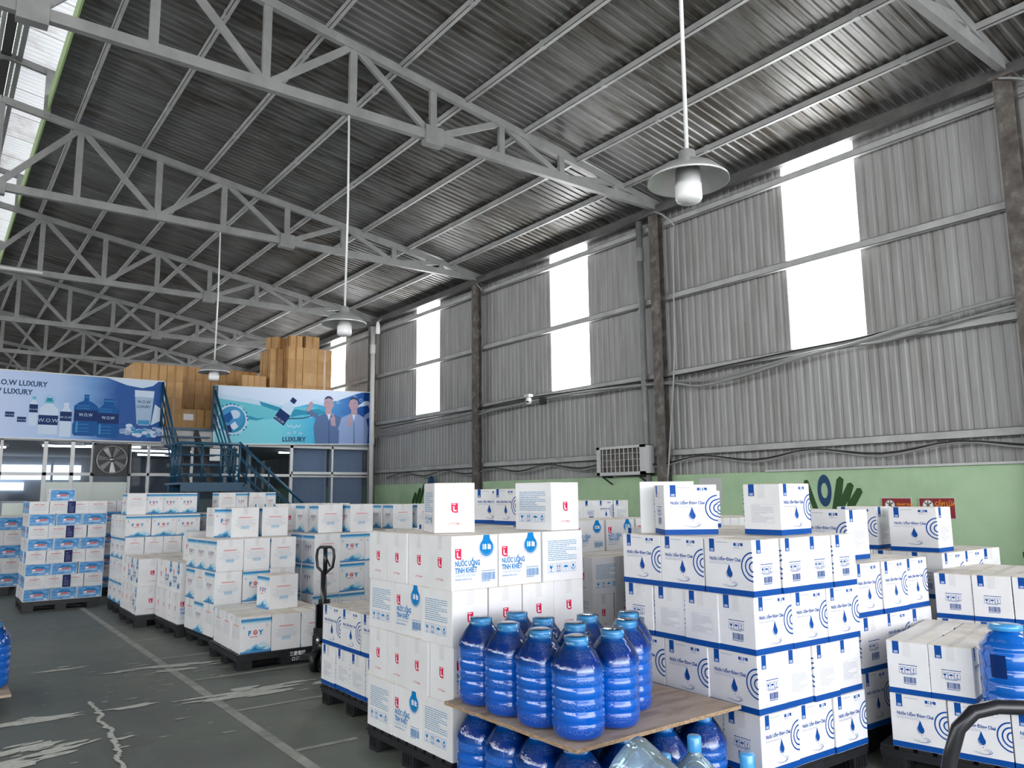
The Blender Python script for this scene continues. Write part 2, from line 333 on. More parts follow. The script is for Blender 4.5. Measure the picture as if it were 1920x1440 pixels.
# ------------------------------------------------------------------ carton artwork
def logoL(a, x, y, s):           # red rounded tile with a white L
    a.poly([(x, y+s*.25), (x+s*.12, y+s*.08), (x+s*.35, y), (x+s*.72, y), (x+s*.72, y+s), (x, y+s)], 'red')
    a.dashes(x+s*.12, y+s*.80, x+s*.62, y+s*.92, 1, 'white', .7, 8, 2)
    a.poly([(x+s*.20, y+s*.70), (x+s*.20, y+s*.24), (x+s*.27, y+s*.16), (x+s*.58, y+s*.16), (x+s*.58, y+s*.29), (x+s*.34, y+s*.29), (x+s*.34, y+s*.70)], 'white', 2)
def icons(a, x, y, s, m, n=4, gap=1.25):
    for i in range(n):
        X = x+i*s*gap
        for q in ((X, y, X+s, y+.0018), (X, y+s*1.1-.0018, X+s, y+s*1.1), (X, y, X+.0018, y+s*1.1), (X+s-.0018, y, X+s, y+s*1.1)): a.rect(*q, m)
        c = X+s/2
        if i == 0: a.poly([(c-s*.25, y+s*.95), (c-s*.22, y+s*.6), (c-s*.05, y+s*.45), (c+s*.05, y+s*.45), (c+s*.22, y+s*.6), (c+s*.25, y+s*.95), (c+s*.05, y+s*.8)], m); a.rect(c-s*.04, y+s*.18, c+s*.04, y+s*.45, m); a.rect(c-s*.16, y+s*.12, c+s*.16, y+s*.2, m)
        elif (i == 1 and n == 4) or (i == 2 and n == 3):
            for q in ((-.17, .17) if n == 4 else (0,)):
                a.rect(c+(q-.05)*s, y+s*.3, c+(q+.05)*s, y+s*.75, m); a.poly([(c+(q-.15)*s, y+s*.7), (c+(q+.15)*s, y+s*.7), (c+q*s, y+s*.98)], m)
            a.rect(c-s*.35, y+s*.12, c+s*.35, y+s*.22, m)
        elif i == n-2: a.poly([(c+s*.38*math.cos(PI*k/8), y+s*.55+s*.3*math.sin(PI*k/8)) for k in range(9)], m); a.rect(c-s*.03, y+s*.15, c+s*.03, y+s*.6, m)
        else:
            a.poly([(c-s*.1, y+s*.12), (c-s*.35, y+s*.55), (c-s*.25, y+s*.6), (c-.02*s, y+s*.3)], m); a.poly([(c+s*.1, y+s*.12), (c+.02*s, y+s*.3), (c+s*.25, y+s*.6), (c+s*.35, y+s*.55)], m); a.disc(c, y+s*.75, s*.18, s*.18, m)
def artLF(w, h, litre):
    a = Art(); logoL(a, .025, h*.56, .062)
    a.text(.025, h*.44, 'NƯỚC UỐNG', .042, 'cyan', .035, sx=.70); a.text(.025, h*.315, 'TINH KHIẾT', .042, 'cyan', .035, sx=.70)
    a.text(.025, h*.245, '내 몸을 위한 건강한 습관', .017, 'cyanpale', sx=.85); a.text(.025, h*.18, 'DRINKING WATER (1.5L*12)', .0125, 'cyan', .01, sx=.78)
    x, y, r = w*.745, h*.76, .052
    a.poly([(x-.022, h-.001), (x+.022, h-.001), (x+.028, y+r*.95), (x-.028, y+r*.95)], 'cyan'); a.poly([(x-.028, y+r*.96), (x+.028, y+r*.96), (x+r*.9, y+r*.3), (x-r*.9, y+r*.3)], 'cyan')
    a.disc(x, y, r, r, 'cyan', 1, 28); a.arc(x, y, r*1.12, .0022, 'cyan', PI*.88, PI*2.12, 24); a.arc(x, y, r*.84, .004, 'cyanpale', PI*1.12, PI*1.88, 16, lay=2)
    a.text(x, y-.010, litre, .042, 'white', .045, 'CENTER', sx=.80)
    a.dashes(w*.64, h*.305, w*.93, h*.335, 1, 'cyanpale', .5, 5); a.barcode(w*.64, h*.15, w*.93, h*.29, 'cyan'); return a
def artLB(w, h):
    a = Art(); a.dashes(w*.12, h*.40, w*.84, h*.82, 11, 'cyanpale', .42, 9); icons(a, w*.12, h*.17, .050, 'cyan', 4, 1.28); return a
def artLE(w, h):
    a = Art(); logoL(a, w*.5-.022, h*.40, .060); a.text(w*.5, h*.165, 'LOTTE Mart', .0165, 'salmon', .01, 'CENTER'); return a
def artBF(w, h):
    a = Art(); a.rect(0, .001, w, .034, 'blue'); a.rect(w*.115, h*.76, w*.225, h-.001, 'blue'); a.rect(w*.135, h*.772, w*.205, h*.82, 'bluepale', 2)
    a.dashes(w*.26, h*.925, w*.5, h*.955, 1, 'greyprint', .45, 2); a.rect(w*.63, h*.885, w*.82, h*.94, 'blue'); a.text(w*.725, h*.893, '10 L', .020, 'white', .04, 'CENTER')
    a.dashes(w*.64, h*.845, w*.81, h*.87, 1, 'greyprint', .5, 3); a.rect(w*.63, h*.835, w*.82, h*.84, 'bluepale')
    a.text(w*.115, h*.61, 'Nước Uống Đóng Chai', .0265, 'blue', .03, sx=.86); a.rect(w*.115, h*.582, w*.66, h*.587, 'bluepale'); a.text(w*.115, h*.545, 'Bottled Drinking Water', .014, 'greyprint')
    x = w*.52; y = h*.38; r = .022
    a.poly([(x, y+.055)]+[(x+r*math.cos(t), y+r*math.sin(t)) for t in [(.25-k*.1)*PI for k in range(16)]], 'blue', 1); a.arc(x, y, .017, .0022, 'white', PI*.9, PI*1.5, 8, lay=2)
    a.disc(x+.004, h*.275, .003, .003, 'blue'); a.disc(x-.014, h*.30, .002, .002, 'blue'); a.disc(x+.016, h*.31, .002, .002, 'blue')
    for i, rr in enumerate((.052, .040, .028)): a.arc(x+.005*i, h*.205-.002*i, rr, .0028, 'blue', -PI*.95 if i else -PI*.9, PI*.35+i*.3, 20, .34)
    for rr in (.078, .052, .026): a.arc(w+.004, h*.53, rr, .0085, 'blue', PI*.5+.05, PI*1.5-.05, 20)
    return a
def artBI(w, h):
    a = Art(); a.rect(0, .001, w, .034, 'blue'); a.rect(w*.15, h*.76, w*.31, h-.001, 'blue'); a.rect(w*.18, h*.772, w*.28, h*.82, 'bluepale', 2)
    a.dashes(w*.68, h*.91, w*.73, h*.92, 1, 'greyprint'); a.dashes(w*.68, h*.86, w*.73, h*.87, 1, 'greyprint')
    a.dashes(w*.28, h*.545, w*.72, h*.57, 1, 'blue', .6, 6); icons(a, w*.28, h*.40, .034, 'blue', 3, 1.06); a.dashes(w*.34, h*.375, w*.68, h*.395, 1, 'blue', .5, 8); a.barcode(w*.38, h*.23, w*.68, h*.34, 'blue', 7); return a
def artBT(w, h):
    a = Art(); a.rect(0, .001, w, .034, 'blue'); a.rect(w*.15, h*.76, w*.31, h-.001, 'blue'); a.rect(w*.18, h*.772, w*.28, h*.82, 'bluepale', 2)
    x0, y0, x1, y1 = w*.2, h*.24, w*.82, h*.60; t = .0012
    for q in ((x0, y0, x1, y0+t), (x0, y1-t, x1, y1), (x0, y0, x0+t, y1), (x1-t, y0, x1, y1)): a.rect(*q, 'bluepale')
    a.dashes(x0+.006, y0+.004, x1-.006, y1-.004, 13, 'greyprint', .35, 4); return a
def artFF(w, h):
    a = Art(); n = 13; pts = [(0, h-.001), (0, h*.90)]
    r = random.Random(4)
    for i in range(n): pts += [(w*(i+.25)/n, h*(.885-.012*r.random())), (w*(i+.6)/n, h*(.915+.01*r.random())), (w*(i+.95)/n, h*.89)]
    pts += [(w, h*.90), (w, h-.001)]
    a.rect(0, h*.80, w, h*.885, 'foypale', 1); a.rect(0, h*.845, w, h*.93, 'foymid', 2)
    tp = []
    for i in range(n): tp += [(w*i/n, h*.90), (w*(i+.3)/n, h*(.955+.015*r.random())), (w*(i+.5)/n, h*.93), (w*(i+.8)/n, h*(.96+.015*r.random()))]
    a.poly([(0, h*.885)]+[(0, h*.90)]+tp[1:]+[(w, h*.90), (w, h*.885)], 'foyblue', 3)
    a.rect(0, .001, w, h*.04, 'foyblue', 3); a.rect(0, h*.045, w, h*.055, 'foyblue', 3)
    a.poly([(w*.1, h*.055), (w*.2, h*.13), (w*.32, h*.15), (w*.42, h*.21), (w*.52, h*.245), (w*.6, h*.24), (w*.72, h*.30), (w*.8, h*.27), (w*.9, h*.2), (w, h*.16), (w, h*.055)], 'foypale', 1)
    a.poly([(w*.12, h*.055), (w*.25, h*.12), (w*.33, h*.11), (w*.44, h*.19), (w*.52, h*.225), (w*.6, h*.16), (w*.7, h*.13), (w*.8, h*.15), (w, h*.08), (w, h*.055)], 'foymid', 2)
    a.poly([(w*.3, h*.055), (w*.4, h*.10), (w*.5, h*.17), (w*.56, h*.10), (w*.68, h*.09), (w*.75, h*.055)], 'foyblue', 3)
    s = h*.155
    a.text(w*.24, h*.49, 'F', s*1.15, 'foyblue', .05); a.text(w*.60, h*.49, 'Y', s*1.15, 'foyblue', .05)
    a.disc(w*.48, h*.50+s*.38, s*.42, s*.44, 'salmon', 2); a.arc(w*.5, h*.5+s*.36, s*.2, s*.12, 'foypale', PI*.4, PI*1.3, 10, lay=3); a.disc(w*.53, h*.5+s*.28, s*.1, s*.12, 'foymid', 3)
    a.rect(w*.27, h*.478, w*.72, h*.482, 'foypale'); a.dashes(w*.30, h*.425, w*.70, h*.455, 1, 'red', .6, 3)
    a.arc(w*.12, h*.72, w*.035, w*.02, 'foyblue', PI*.5, PI*1.6, 10); a.dashes(w*.15, h*.705, w*.25, h*.73, 1, 'foymid'); a.arc(w*.86, h*.735, w*.045, w*.008, 'salmon', 0, 2*PI, 12); a.dashes(w*.83, h*.72, w*.9, h*.75, 2, 'salmon'); a.rect(w*.8, h*.075, w*.92, h*.11, 'white', 4)
    return a
def artFT(w, h):
    a = Art(); x0, x1, y0, y1 = w*.24, w*.76, h*.70, h*.755
    for q in ((x0, y0, x1, y0+.0018), (x0, y1-.0018, x1, y1), (x0, y0, x0+.0018, y1), (x1-.0018, y0, x1, y1)): a.rect(*q, 'salmon')
    a.dashes(x0+.012, y0+.004, x1-.012, y1-.003, 1, 'salmon', .6, 5); a.dashes(w*.13, h*.38, w*.88, h*.67, 7, 'greyprint', .22, 6, center=True); return a
def artFTc(w, h):
    a = artFT(w, h*.9); a.barcode(w*.35, h*.30, w*.65, h*.375, 'foymid', 9); return a
def artPF(w, h):
    a = Art(); a.rect(.008, .008, w-.008, h-.010, 'panelblue'); a.poly([(w*.2, h*.55), (w*.35, h*.72), (w*.45, h*.80), (w*.55, h*.70), (w*.65, h*.76), (w*.85, h*.55)], 'foyblue', 2)
    a.disc(w*.33, h*.47, w*.07, h*.10, 'white', 3); a.arc(w*.33, h*.47, w*.05, w*.012, 'salmon', 0, 2*PI, 12, lay=4)
    a.poly([(w*.26, h*.36), (w*.74, h*.36), (w*.76, h*.52), (w*.5, h*.60), (w*.3, h*.56)], 'bluepale', 2); a.dashes(w*.40, h*.38, w*.74, h*.56, 1, 'salmon', .8, 8, 4)
    a.rect(w*.26, h*.28, w*.74, h*.32, 'white', 3); a.rect(w*.78, h*.10, w*.90, h*.18, 'white', 3); return a
def artPT(w, h):
    a = Art(); x0, x1, y0, y1 = w*.22, w*.78, h*.66, h*.78
    for q in ((x0, y0, x1, y0+.0015), (x0, y1-.0015, x1, y1), (x0, y0, x0+.0015, y1), (x1-.0015, y0, x1, y1)): a.rect(*q, 'salmon')
    a.dashes(x0+.01, y0+.003, x1-.01, y1-.003, 1, 'salmon', .6, 2); a.dashes(w*.1, h*.25, w*.9, h*.6, 5, 'greyprint', .25, 7, center=True); return a
def artDark(w, h):
    a = Art(); a.rect(.001, .001, w-.001, h-.001, 'navy'); a.dashes(w*.2, h*.12, w*.8, h*.85, 6, 'greyprint', .2, 3, 2); return a

def carton(kind, w, d, h, arts, body='card', top='cardtop', tapem='tape', tapes='LR', tw=.048, bulge=.0):
    """carton: body with softened edges, two top flaps that meet in a seam, tape down the ends, printed faces"""
    mb = MB(); b = .003; ht = h-.004
    x, y = w/2, d/2
    ring = lambda z, k: [(-x+k, -y, z), (x-k, -y, z), (x, -y+k, z), (x, y-k, z), (x-k, y, z), (-x+k, y, z), (-x, y-k, z), (-x, -y+k, z)]
    vs = ring(0, b)+ring(ht, b); mb.add(vs, [(i, (i+1) % 8, 8+(i+1) % 8, 8+i) for i in range(8)]+[tuple(range(7, -1, -1))], body)
    mb.add(ring(ht, b), [tuple(range(8))], 'seam' if body != 'kraft' else 'kraftseam')
    mb.box((-x+.002, -y+.001, ht), (x-.002, -.002, h), top); mb.box((-x+.002, .002, ht), (x-.002, y-.001, h), top)
    me = mb.mesh(kind)
    pm = MB()
    for k, a in arts.items():
        if a: a.put(pm, face(k, w, d))
    pme = pm.mesh('printed_artwork') if pm.v else None
    tm = MB(); e = .0007
    for s, c in ((1, 'R'), (-1, 'L')):
        if c in tapes:
            for z0, z1 in ((h-.085, h),): tm.add([(s*(x+e), -tw/2, z0), (s*(x+e), tw/2, z0), (s*(x+e), tw/2, z1), (s*(x+e), -tw/2, z1)], [(0, 1, 2, 3)], tapem)
    tm.add([(-x, -tw/2, h+e), (x, -tw/2, h+e), (x, tw/2, h+e), (-x, tw/2, h+e)], [(0, 1, 2, 3)], tapem)
    return dict(kind=kind, w=w, d=d, h=h, me=me, pme=pme, tme=tm.mesh('packing_tape'), pname='printed_artwork')
T = {}
w, d, h = .347, .262, .313
T['L'] = carton('logo_carton', w, d, h, dict(F=artLF(w, h, '18 lít'), B=artLB(w, h), L=artLE(d, h), R=artLE(d, h)))
T['L12'] = carton('logo_carton', .40, .27, .30, dict(F=artLF(.40, .30, '12 lít'), B=artLB(.40, .30), L=artLE(.27, .30), R=artLE(.27, .30)))
T['L20'] = carton('logo_carton', .36, .31, .355, dict(F=artLF(.36, .355, '20 lít'), B=artLB(.36, .355), L=artLE(.31, .355), R=artLE(.31, .355)))
w, d, h = .335, .255, .309
T['B'] = carton('droplet_carton', w, d, h, dict(F=artBF(w, h), B=artBF(w, h), L=artBI(d, h), R=artBT(d, h)))
T['B20'] = carton('droplet_carton', .33, .27, .341, dict(F=artBF(.33, .341), B=artBF(.33, .341), L=artBI(.27, .341), R=artBT(.27, .341)))
T['FA'] = carton('mountain_carton', .30, .32, .343, dict(F=artFF(.30, .343), B=artFF(.30, .343), L=artFT(.32, .343), R=artFTc(.32, .343)))
T['FB'] = carton('mountain_carton', .343, .262, .314, dict(F=artFF(.343, .314), B=artFF(.343, .314), L=artFT(.262, .314), R=artFT(.262, .314)))
T['P'] = carton('panel_carton', .345, .262, .182, dict(F=artPF(.345, .182), B=artPF(.345, .182), L=artPT(.262, .182), R=artPT(.262, .182)))
T['PD'] = carton('panel_carton', .10, .262, .182, dict(F=artDark(.10, .182), L=artPT(.262, .182)))
T['K'] = carton('kraft_carton', .38, .38, .325, {}, 'kraft', 'kraft', 'browntape', '')
tm = MB()
for s in (-1, 1):
    for r_ in (0, PI/2):
        R4 = Matrix.Rotation(r_, 4, 'Z'); tm.box((-.026, s*.19-(.001 if s < 0 else 0), .0), (.026, s*.19+(.001 if s > 0 else 0), .3255), 'browntape', R4)
T['K']['tme'] = tm.mesh('packing_tape')

BI = [-1]
# running numbers of cartons buried inside the loads, which the photograph shows nothing of
BURIED = set(k for a, b in ((1, 2), (7, 7), (36, 36), (59, 59), (67, 69), (73, 75), (79, 80), (82, 82), (84, 87), (93, 93), (99, 99), (104, 104), (107, 111), (122, 122), (125, 125), (127, 127), (136, 136), (159, 160), (165, 167), (170, 171), (175, 175), (177, 178), (180, 180), (183, 183), (186, 186), (190, 190), (199, 199), (202, 202), (205, 205), (211, 211), (213, 213), (219, 219), (222, 222), (229, 229), (240, 242), (245, 245), (247, 248), (253, 254), (260, 260), (265, 266), (293, 293), (296, 297), (301, 301), (303, 303), (306, 306), (308, 308), (314, 314), (356, 357), (375, 375), (378, 379), (408, 408), (410, 410), (435, 436), (442, 442), (444, 445), (449, 449), (451, 451), (456, 456), (462, 462), (464, 464), (469, 470), (477, 477), (483, 483), (491, 492), (497, 498), (500, 501), (503, 504), (602, 605), (609, 611), (614, 617), (620, 623), (626, 629), (633, 635), (639, 639), (641, 641), (645, 646), (650, 650), (654, 654), (669, 670), (672, 673), (677, 677), (680, 684), (687, 691), (694, 698), (701, 705), (708, 709), (713, 714), (717, 718), (778, 779), (781, 782),) for k in range(a, b+1))
def box_at(t, x, y, z, rz, label, group, sx=1, sy=1, sz=1, cat='carton', print_=True):
    BI[0] += 1
    if BI[0] in BURIED: return None
    q = T[t]; o = link(q['kind'], q['me'], None, (x, y, z), rz); o.scale = (sx, sy, sz)
    if q['pme'] and print_: link('printed_artwork', q['pme'], o)
    link('packing_tape', q['tme'], o)
    o['bi_'] = BI[0]; return tag(o, label, cat, group)
ORD = ['first', 'second', 'third', 'fourth', 'fifth', 'sixth', 'seventh', 'eighth', 'ninth', 'tenth']
NBOX = [0]
ROT = {'0': 0, '1': PI, '2': -PI/2, '3': PI/2}
def stack(what, where, group, x, y, W_, L_, a, z0, layers, jit=.004, mesz=None):
    """a pallet load: layers bottom to top, each (carton type, nx, ny, codes along the front, codes up the left side, layer height,
    rows); inner cartons of lower layers, which nothing shows, are left out"""
    nl = len(layers); z = z0; ca, sa = math.cos(a), math.sin(a)
    for li, la in enumerate(layers):
        t, nx, ny, fr, lf, h = la[:6]; rows = la[6] if len(la) > 6 else None
        cx, cy = W_/nx, L_/ny; q = T[t]
        lname = 'top' if li == nl-1 else ('bottom' if li == 0 else ORD[li])
        for j in range(ny):
            if rows is not None and j not in rows: continue
            nearest = j == (0 if rows is None else min(rows))
            for i in range(nx):
                if not (nearest or i == 0 or li == nl-1 or (rows is None and li+1 < nl and len(layers[li+1]) > 6)): continue
                c = (fr[i] if nearest and i < len(fr) else (lf[min(j, len(lf)-1)] if i == 0 else (fr[0] if fr else '0')))
                if c == '-': continue
                rz = ROT[c]; dx, dy = (q['w'], q['d']) if c in '01' else (q['d'], q['w'])
                ex, ey = (cx-.006)/dx, (cy-.006)/dy
                sx, sy = (ex, ey) if c in '01' else (ey, ex)
                lx = (i+.5)*cx+RND.uniform(-jit, jit); ly = (j+.5)*cy+RND.uniform(-jit, jit)
                if i == 0: lx += RND.uniform(-.006, .006)
                if nearest: ly += RND.uniform(-.008, .006)
                if nearest: pos = 'front row, %s from left' % ORD[i]
                elif i == 0: pos = 'left side, %s from front' % ORD[j]
                else: pos = '%s row back, %s from left' % (ORD[j], ORD[i])
                o = box_at(t, x+ca*lx-sa*ly, y+sa*lx+ca*ly, z, a+rz+RND.uniform(-.012, .012), '%s, %s layer, %s, %s' % (what, lname, pos, where), group, sx, sy, (h-.001)/q['h'])
                NBOX[0] += 1
        z += h
    return z

# ------------------------------------------------------------------ pallets
def make_pallet():
    e = empty('pallet')
    mb = MB()
    for x in (-.535, 0, .535): mb.box((x-.03, -.55, .118), (x+.03, .55, .132), 'black')
    for s in (-1, 1): mb.box((-.55, s*.545-.006, .085), (.55, s*.545+.006, .131), 'black'); mb.box((s*.545-.006, -.55, .085), (s*.545+.006, .55, .131), 'black')
    mb.build('deck_frame', e)
    b = MB().box((-.55, -.042, .132), (.55, .042, .149), 'black').mesh('deck_slat')
    for k in range(10): link('deck_slat', b, e, (0, -.508+k*1.016/9, 0))
    f = MB(); f.box((-.075, -.075, .012), (.075, .075, .118), 'black')
    for s in (-1, 1):
        for q in (-.045, -.015, .015, .045): f.box((q-.004, s*.078-.004, .02), (q+.004, s*.078+.004, .11), 'black'); f.box((s*.078-.004, q-.004, .02), (s*.078+.004, q+.004, .11), 'black')
    f = f.mesh('foot')
    for x in (-.468, 0, .468):
        for y in (-.468, 0, .468): link('foot', f, e, (x, y, 0))
    r = MB().box((-.55, -.06, 0), (.55, .06, .012), 'black').mesh('bottom_runner')
    for y in (-.468, 0, .468): link('bottom_runner', r, e, (0, y, 0))
    return e
PAL = None
def pallet(x, y, a, label, L_=1.0, z=0):
    """x, y: the near left corner of the load"""
    global PAL
    if PAL is None: PAL = make_pallet(); o = PAL
    else: o = clone(PAL)
    ca, sa = math.cos(a), math.sin(a); o.location = (x+ca*.5-sa*L_/2, y+sa*.5+ca*L_/2, z); o.rotation_euler = (0, 0, a)
    o.scale = (L_/1.1, L_/1.1, 1); tag(o, label, 'pallet', 'black plastic pallets'); return o

# ================================================================== the building
FL = struct(link('floor', MB().add([(-12, -7, 0), (14, -7, 0), (14, 45, 0), (-12, 45, 0)], [(0, 1, 2, 3)], 'floor').mesh('floor')))
def strip(name, pts, w, m='line', z=.0015):
    mb = MB()
    for a, b in zip(pts, pts[1:]):
        d = Vector((b[0]-a[0], b[1]-a[1], 0)); n = Vector((-d.y, d.x, 0)).normalized()*w/2
        mb.add([(a[0]-n.x, a[1]-n.y, z), (a[0]+n.x, a[1]+n.y, z), (b[0]+n.x, b[1]+n.y, z), (b[0]-n.x, b[1]-n.y, z)], [(0, 1, 2, 3)], m)
    return link(name, mb.mesh(name), FL)
strip('painted_line', [(2.03, 1.0), (2.03, 15.5)], .075)
for y, x1 in ((3.9, 2.45), (5.11, 2.5), (6.32, 3.0), (7.58, 3.2), (8.8, 2.6), (10.06, 2.62), (11.24, 2.45), (12.46, 2.35), (13.7, 2.3)): strip('painted_line', [(2.07, y), (x1, y-.01)], .05, z=.0022)
def chips(cx, cy, sx, sy, n, seed, ang=0, rmax=.09):
    """bare concrete showing through the coating: ragged flakes"""
    r = random.Random(seed); mb = MB(); c, s_ = math.cos(ang), math.sin(ang)
    for q_ in range(n):
        u, v = r.gauss(0, .38)*sx, r.gauss(0, .38)*sy; R_ = rmax*(.15+r.random()**2); k = 11; ph = r.random()*6; st = 1.4+2.2*r.random()
        x0, y0 = cx+u*c-v*s_, cy+u*s_+v*c
        pts = []
        for i in range(k):
            a = 2*PI*i/k; q = R_*(.5+.7*r.random()); px, py = q*math.cos(a)*st, q*math.sin(a)*.6; pts.append((x0+px*c-py*s_, y0+px*s_+py*c, .0030+q_*.00004))
        ctr = (x0, y0, .0030+q_*.00004); mb.add(pts+[ctr], [(i, (i+1) % k, k) for i in range(k)], 'chip')
    return link('bare_patch', mb.mesh('bare_patch'), FL)
chips(2.2, 6.85, 1.0, .16, 34, 1, -.02, .12); chips(.72, 7.04, .2, .12, 9, 2, 0, .13); chips(.75, 6.25, .55, .32, 26, 3, .25, .13)
chips(1.95, 8.4, .7, .35, 26, 4, -.2, .08); chips(1.26, 8.92, .2, .1, 6, 5, 0, .10); chips(1.6, 7.7, 1.4, 1.0, 40, 6, 0, .02); chips(1.9, 6.3, 1.2, 1.6, 36, 7, 0, .02)
mb = MB(); r = random.Random(11); x, y = 1.2, 7.35; zz = .003      # the cracked seam
while y > 4.6:
    w = .018+.02*r.random(); zz += .00005; mb.add([(x-w*.6, y, zz), (x+w*.4, y+.03, zz), (x+w*.6+.004, y-.04, zz), (x-w*.2, y-.055, zz)], [(0, 3, 2, 1)], 'chip'); y -= .047; x += r.uniform(-.022, .02)
link('cracked_seam', mb.mesh('cracked_seam'), FL)

XW = 9.1; PITCH = .125
def corr(length, ribs, depth, axis, m, flip=1):
    """trapezoid sheet: ribs run along `axis`, spread along the other direction, from the origin"""
    prof = []
    for k in range(ribs):
        b = k*PITCH; prof += [(b, 0), (b+.030, 0), (b+.046, depth), (b+.109, depth)]
    prof += [(ribs*PITCH, 0), (ribs*PITCH+.029, .001)]; mb = MB(); vs = []
    for s, dz in prof: vs += ([(0, s, dz), (length, s, dz)] if axis == 'x' else [(dz, s, 0), (dz, s, length)])
    mb.add(vs, [(2*i, 2*i+1, 2*i+3, 2*i+2) for i in range(len(prof)-1)], m); return mb.mesh('sheet')
zr = lambda x: 6.77-.163*(x-5.8)          # underside of the right roof slope
ztop = lambda x: 6.60-.163*(abs(x-.45)+.45-5.8)   # top chord axis
SL = math.atan(.163)
# right slope: sheets 1 m wide in two lengths, every one a part
ceil = struct(empty('ceiling'))
la = 4.35; lb = 4.20; mA = corr(la, 8, .013, 'x', 'roof'); mB_ = corr(lb, 8, .013, 'x', 'roof')
for k in range(-7, 43):
    for q, (x0, me) in enumerate(((1.02, mA), (1.02+la*math.cos(SL)-.12, mB_))):
        o = link('roof_sheet', me, ceil, (x0, k+.0, zr(x0)+.006*(1-q)+RND.uniform(0, .0))); o.rotation_euler = (0, SL, 0)
# left slope mirrors it
mC = corr(8.6, 8, .03, 'x', 'roof')
for k in range(-7, 43):
    o = link('roof_sheet', mC, ceil, (-.12, k+1, zr(1.02)), 0); o.rotation_euler = (0, SL, PI)
# raised ridge monitor
mD = corr(.80, 8, .03, 'x', 'roofbright')
for k in range(-7, 43):
    o = link('monitor_sheet', mD, ceil, (.52, k, 8.24)); o.rotation_euler = (0, .15, 0)
    o = link('monitor_sheet', mD, ceil, (.38, k+1, 8.24)); o.rotation_euler = (0, .15, PI)
MB().box((-.16, -7, 7.45), (-.14, 43, 8.12), 'roofbright').build('monitor_side', ceil)
MB().box((.39, -7, 8.16), (.51, 43, 8.30), 'stringer').build('ridge_beam', ceil); MB().box((.33, -7, 8.17), (.38, 43, 8.22), 'ledge').build('ridge_angle', ceil); MB().box((.52, -7, 8.17), (.57, 43, 8.22), 'ledge').build('ridge_angle', ceil)
for x, nm in ((1.03, 'ridge_flashing'), (-.13, 'ridge_flashing')):
    MB().box((x-.012, -7, zr(1.02)-.10), (x+.012, 43, zr(1.02)+.16), 'greenflash').build(nm, ceil)
for x in (1.3, .62, .28, -.4): MB().box((x-.03, -7, 8.13-.06*abs(x-.45)), (x+.03, 43, 8.20-.06*abs(x-.45)), 'steelgrey').build('monitor_purlin', ceil)
# purlins
n = 0
for x in [1.42, 2.39, 3.36, 4.33, 5.30, 6.27, 7.24, 8.21]+[-.5, -1.5, -2.5, -3.5, -4.5, -5.5, -6.5, -7.5]:
    xx = abs(x-.45)+.45; z = zr(xx)-.006; n += 1
    mb = MB(); mb.box((x-.022, -7, z-.085), (x-.016, 43, z), 'purlin'); mb.box((x-.022, -7, z-.006), (x+.03, 43, z), 'purlin'); mb.box((x-.022, -7, z-.085), (x+.03, 43, z-.079), 'purlin')
    for y in (1.3, 3.6, 6.3, 8.6, 11.3, 16.3, 21.3): mb.box((x-.028, y, z-.09), (x+.033, y+.06, z+.0), 'purlin')
    struct(link('roof_purlin', mb.mesh('purlin')))
# eave beam and eave strip
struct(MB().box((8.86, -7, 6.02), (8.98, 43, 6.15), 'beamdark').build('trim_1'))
struct(MB().box((8.98, -7, 6.10), (9.16, 43, 6.19), 'steelgrey').build('trim_2'))
# right wall: masonry below, trapezoid sheets above
struct(MB().box((8.98, -7, 0), (9.2, 43, 1.91), 'green').build('wall_right'))
wr = struct(empty('wall_right_cladding'))
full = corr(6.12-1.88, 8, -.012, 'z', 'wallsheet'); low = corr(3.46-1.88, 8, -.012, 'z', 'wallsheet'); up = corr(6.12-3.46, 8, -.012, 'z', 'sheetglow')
wn = 0
for k in range(-12, 38):
    y = 4.78+k
    if (k % 5) == 0 and y < 40:
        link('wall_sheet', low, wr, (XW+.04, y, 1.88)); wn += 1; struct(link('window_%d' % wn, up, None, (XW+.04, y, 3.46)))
    else: link('wall_sheet', full, wr, (XW+.04+RND.uniform(-.004, .004), y, 1.88))
struct(MB().box((8.93, 3.0, 1.91), (9.1, 6.2, 1.935), 'ledge').build('trim_3'))
for i, z in enumerate((5.87, 4.67, 3.46, 2.25)):
    mb = MB(); mb.box((9.0, -7, z-.045), (9.07, 43, z-.04), 'purlin'); mb.box((9.0, -7, z-.045), (9.006, 43, z+.045), 'purlin'); mb.box((9.0, -7, z+.04), (9.07, 43, z+.045), 'purlin')
    struct(mb.build('trim_%d' % (4+i)))
# columns
YC = [-2.07, 2.93, 7.93, 12.93, 17.68, 22.7, 27.7, 32.7, 37.7]
for i, y in enumerate(YC):
    for sx in (1, -1):
        x = 8.93 if sx > 0 else -8.03
        mb = MB(); mb.box((x-.10, y-.09, 0), (x-.088, y+.09, 6.02), 'rusty'); mb.box((x+.02, y-.09, 0), (x+.032, y+.09, 6.02), 'rusty'); mb.box((x-.09, y-.006, 0), (x+.02, y+.006, 6.02), 'rusty')
        mb.box((x-.14, y-.12, 6.0), (x+.06, y+.12, 6.03), 'rusty')
        struct(mb.build('column'))
# left and far walls (out of the picture, they close the hall); glowing strips added on the left brighten the right wall
for k in range(10):
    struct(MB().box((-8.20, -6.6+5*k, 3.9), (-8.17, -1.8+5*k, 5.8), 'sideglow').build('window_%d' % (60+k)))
struct(MB().box((-8.3, -7, 0), (-8.1, 43, 1.6), 'green').build('wall_left'))
struct(MB().box((-8.25, -7, 1.6), (-8.2, 43, 6.1), 'wallsheet').build('wall_left_cladding'))
struct(MB().box((-8.3, 43, 0), (9.2, 43.1, 7.6), 'wallsheet').build('wall_back'))

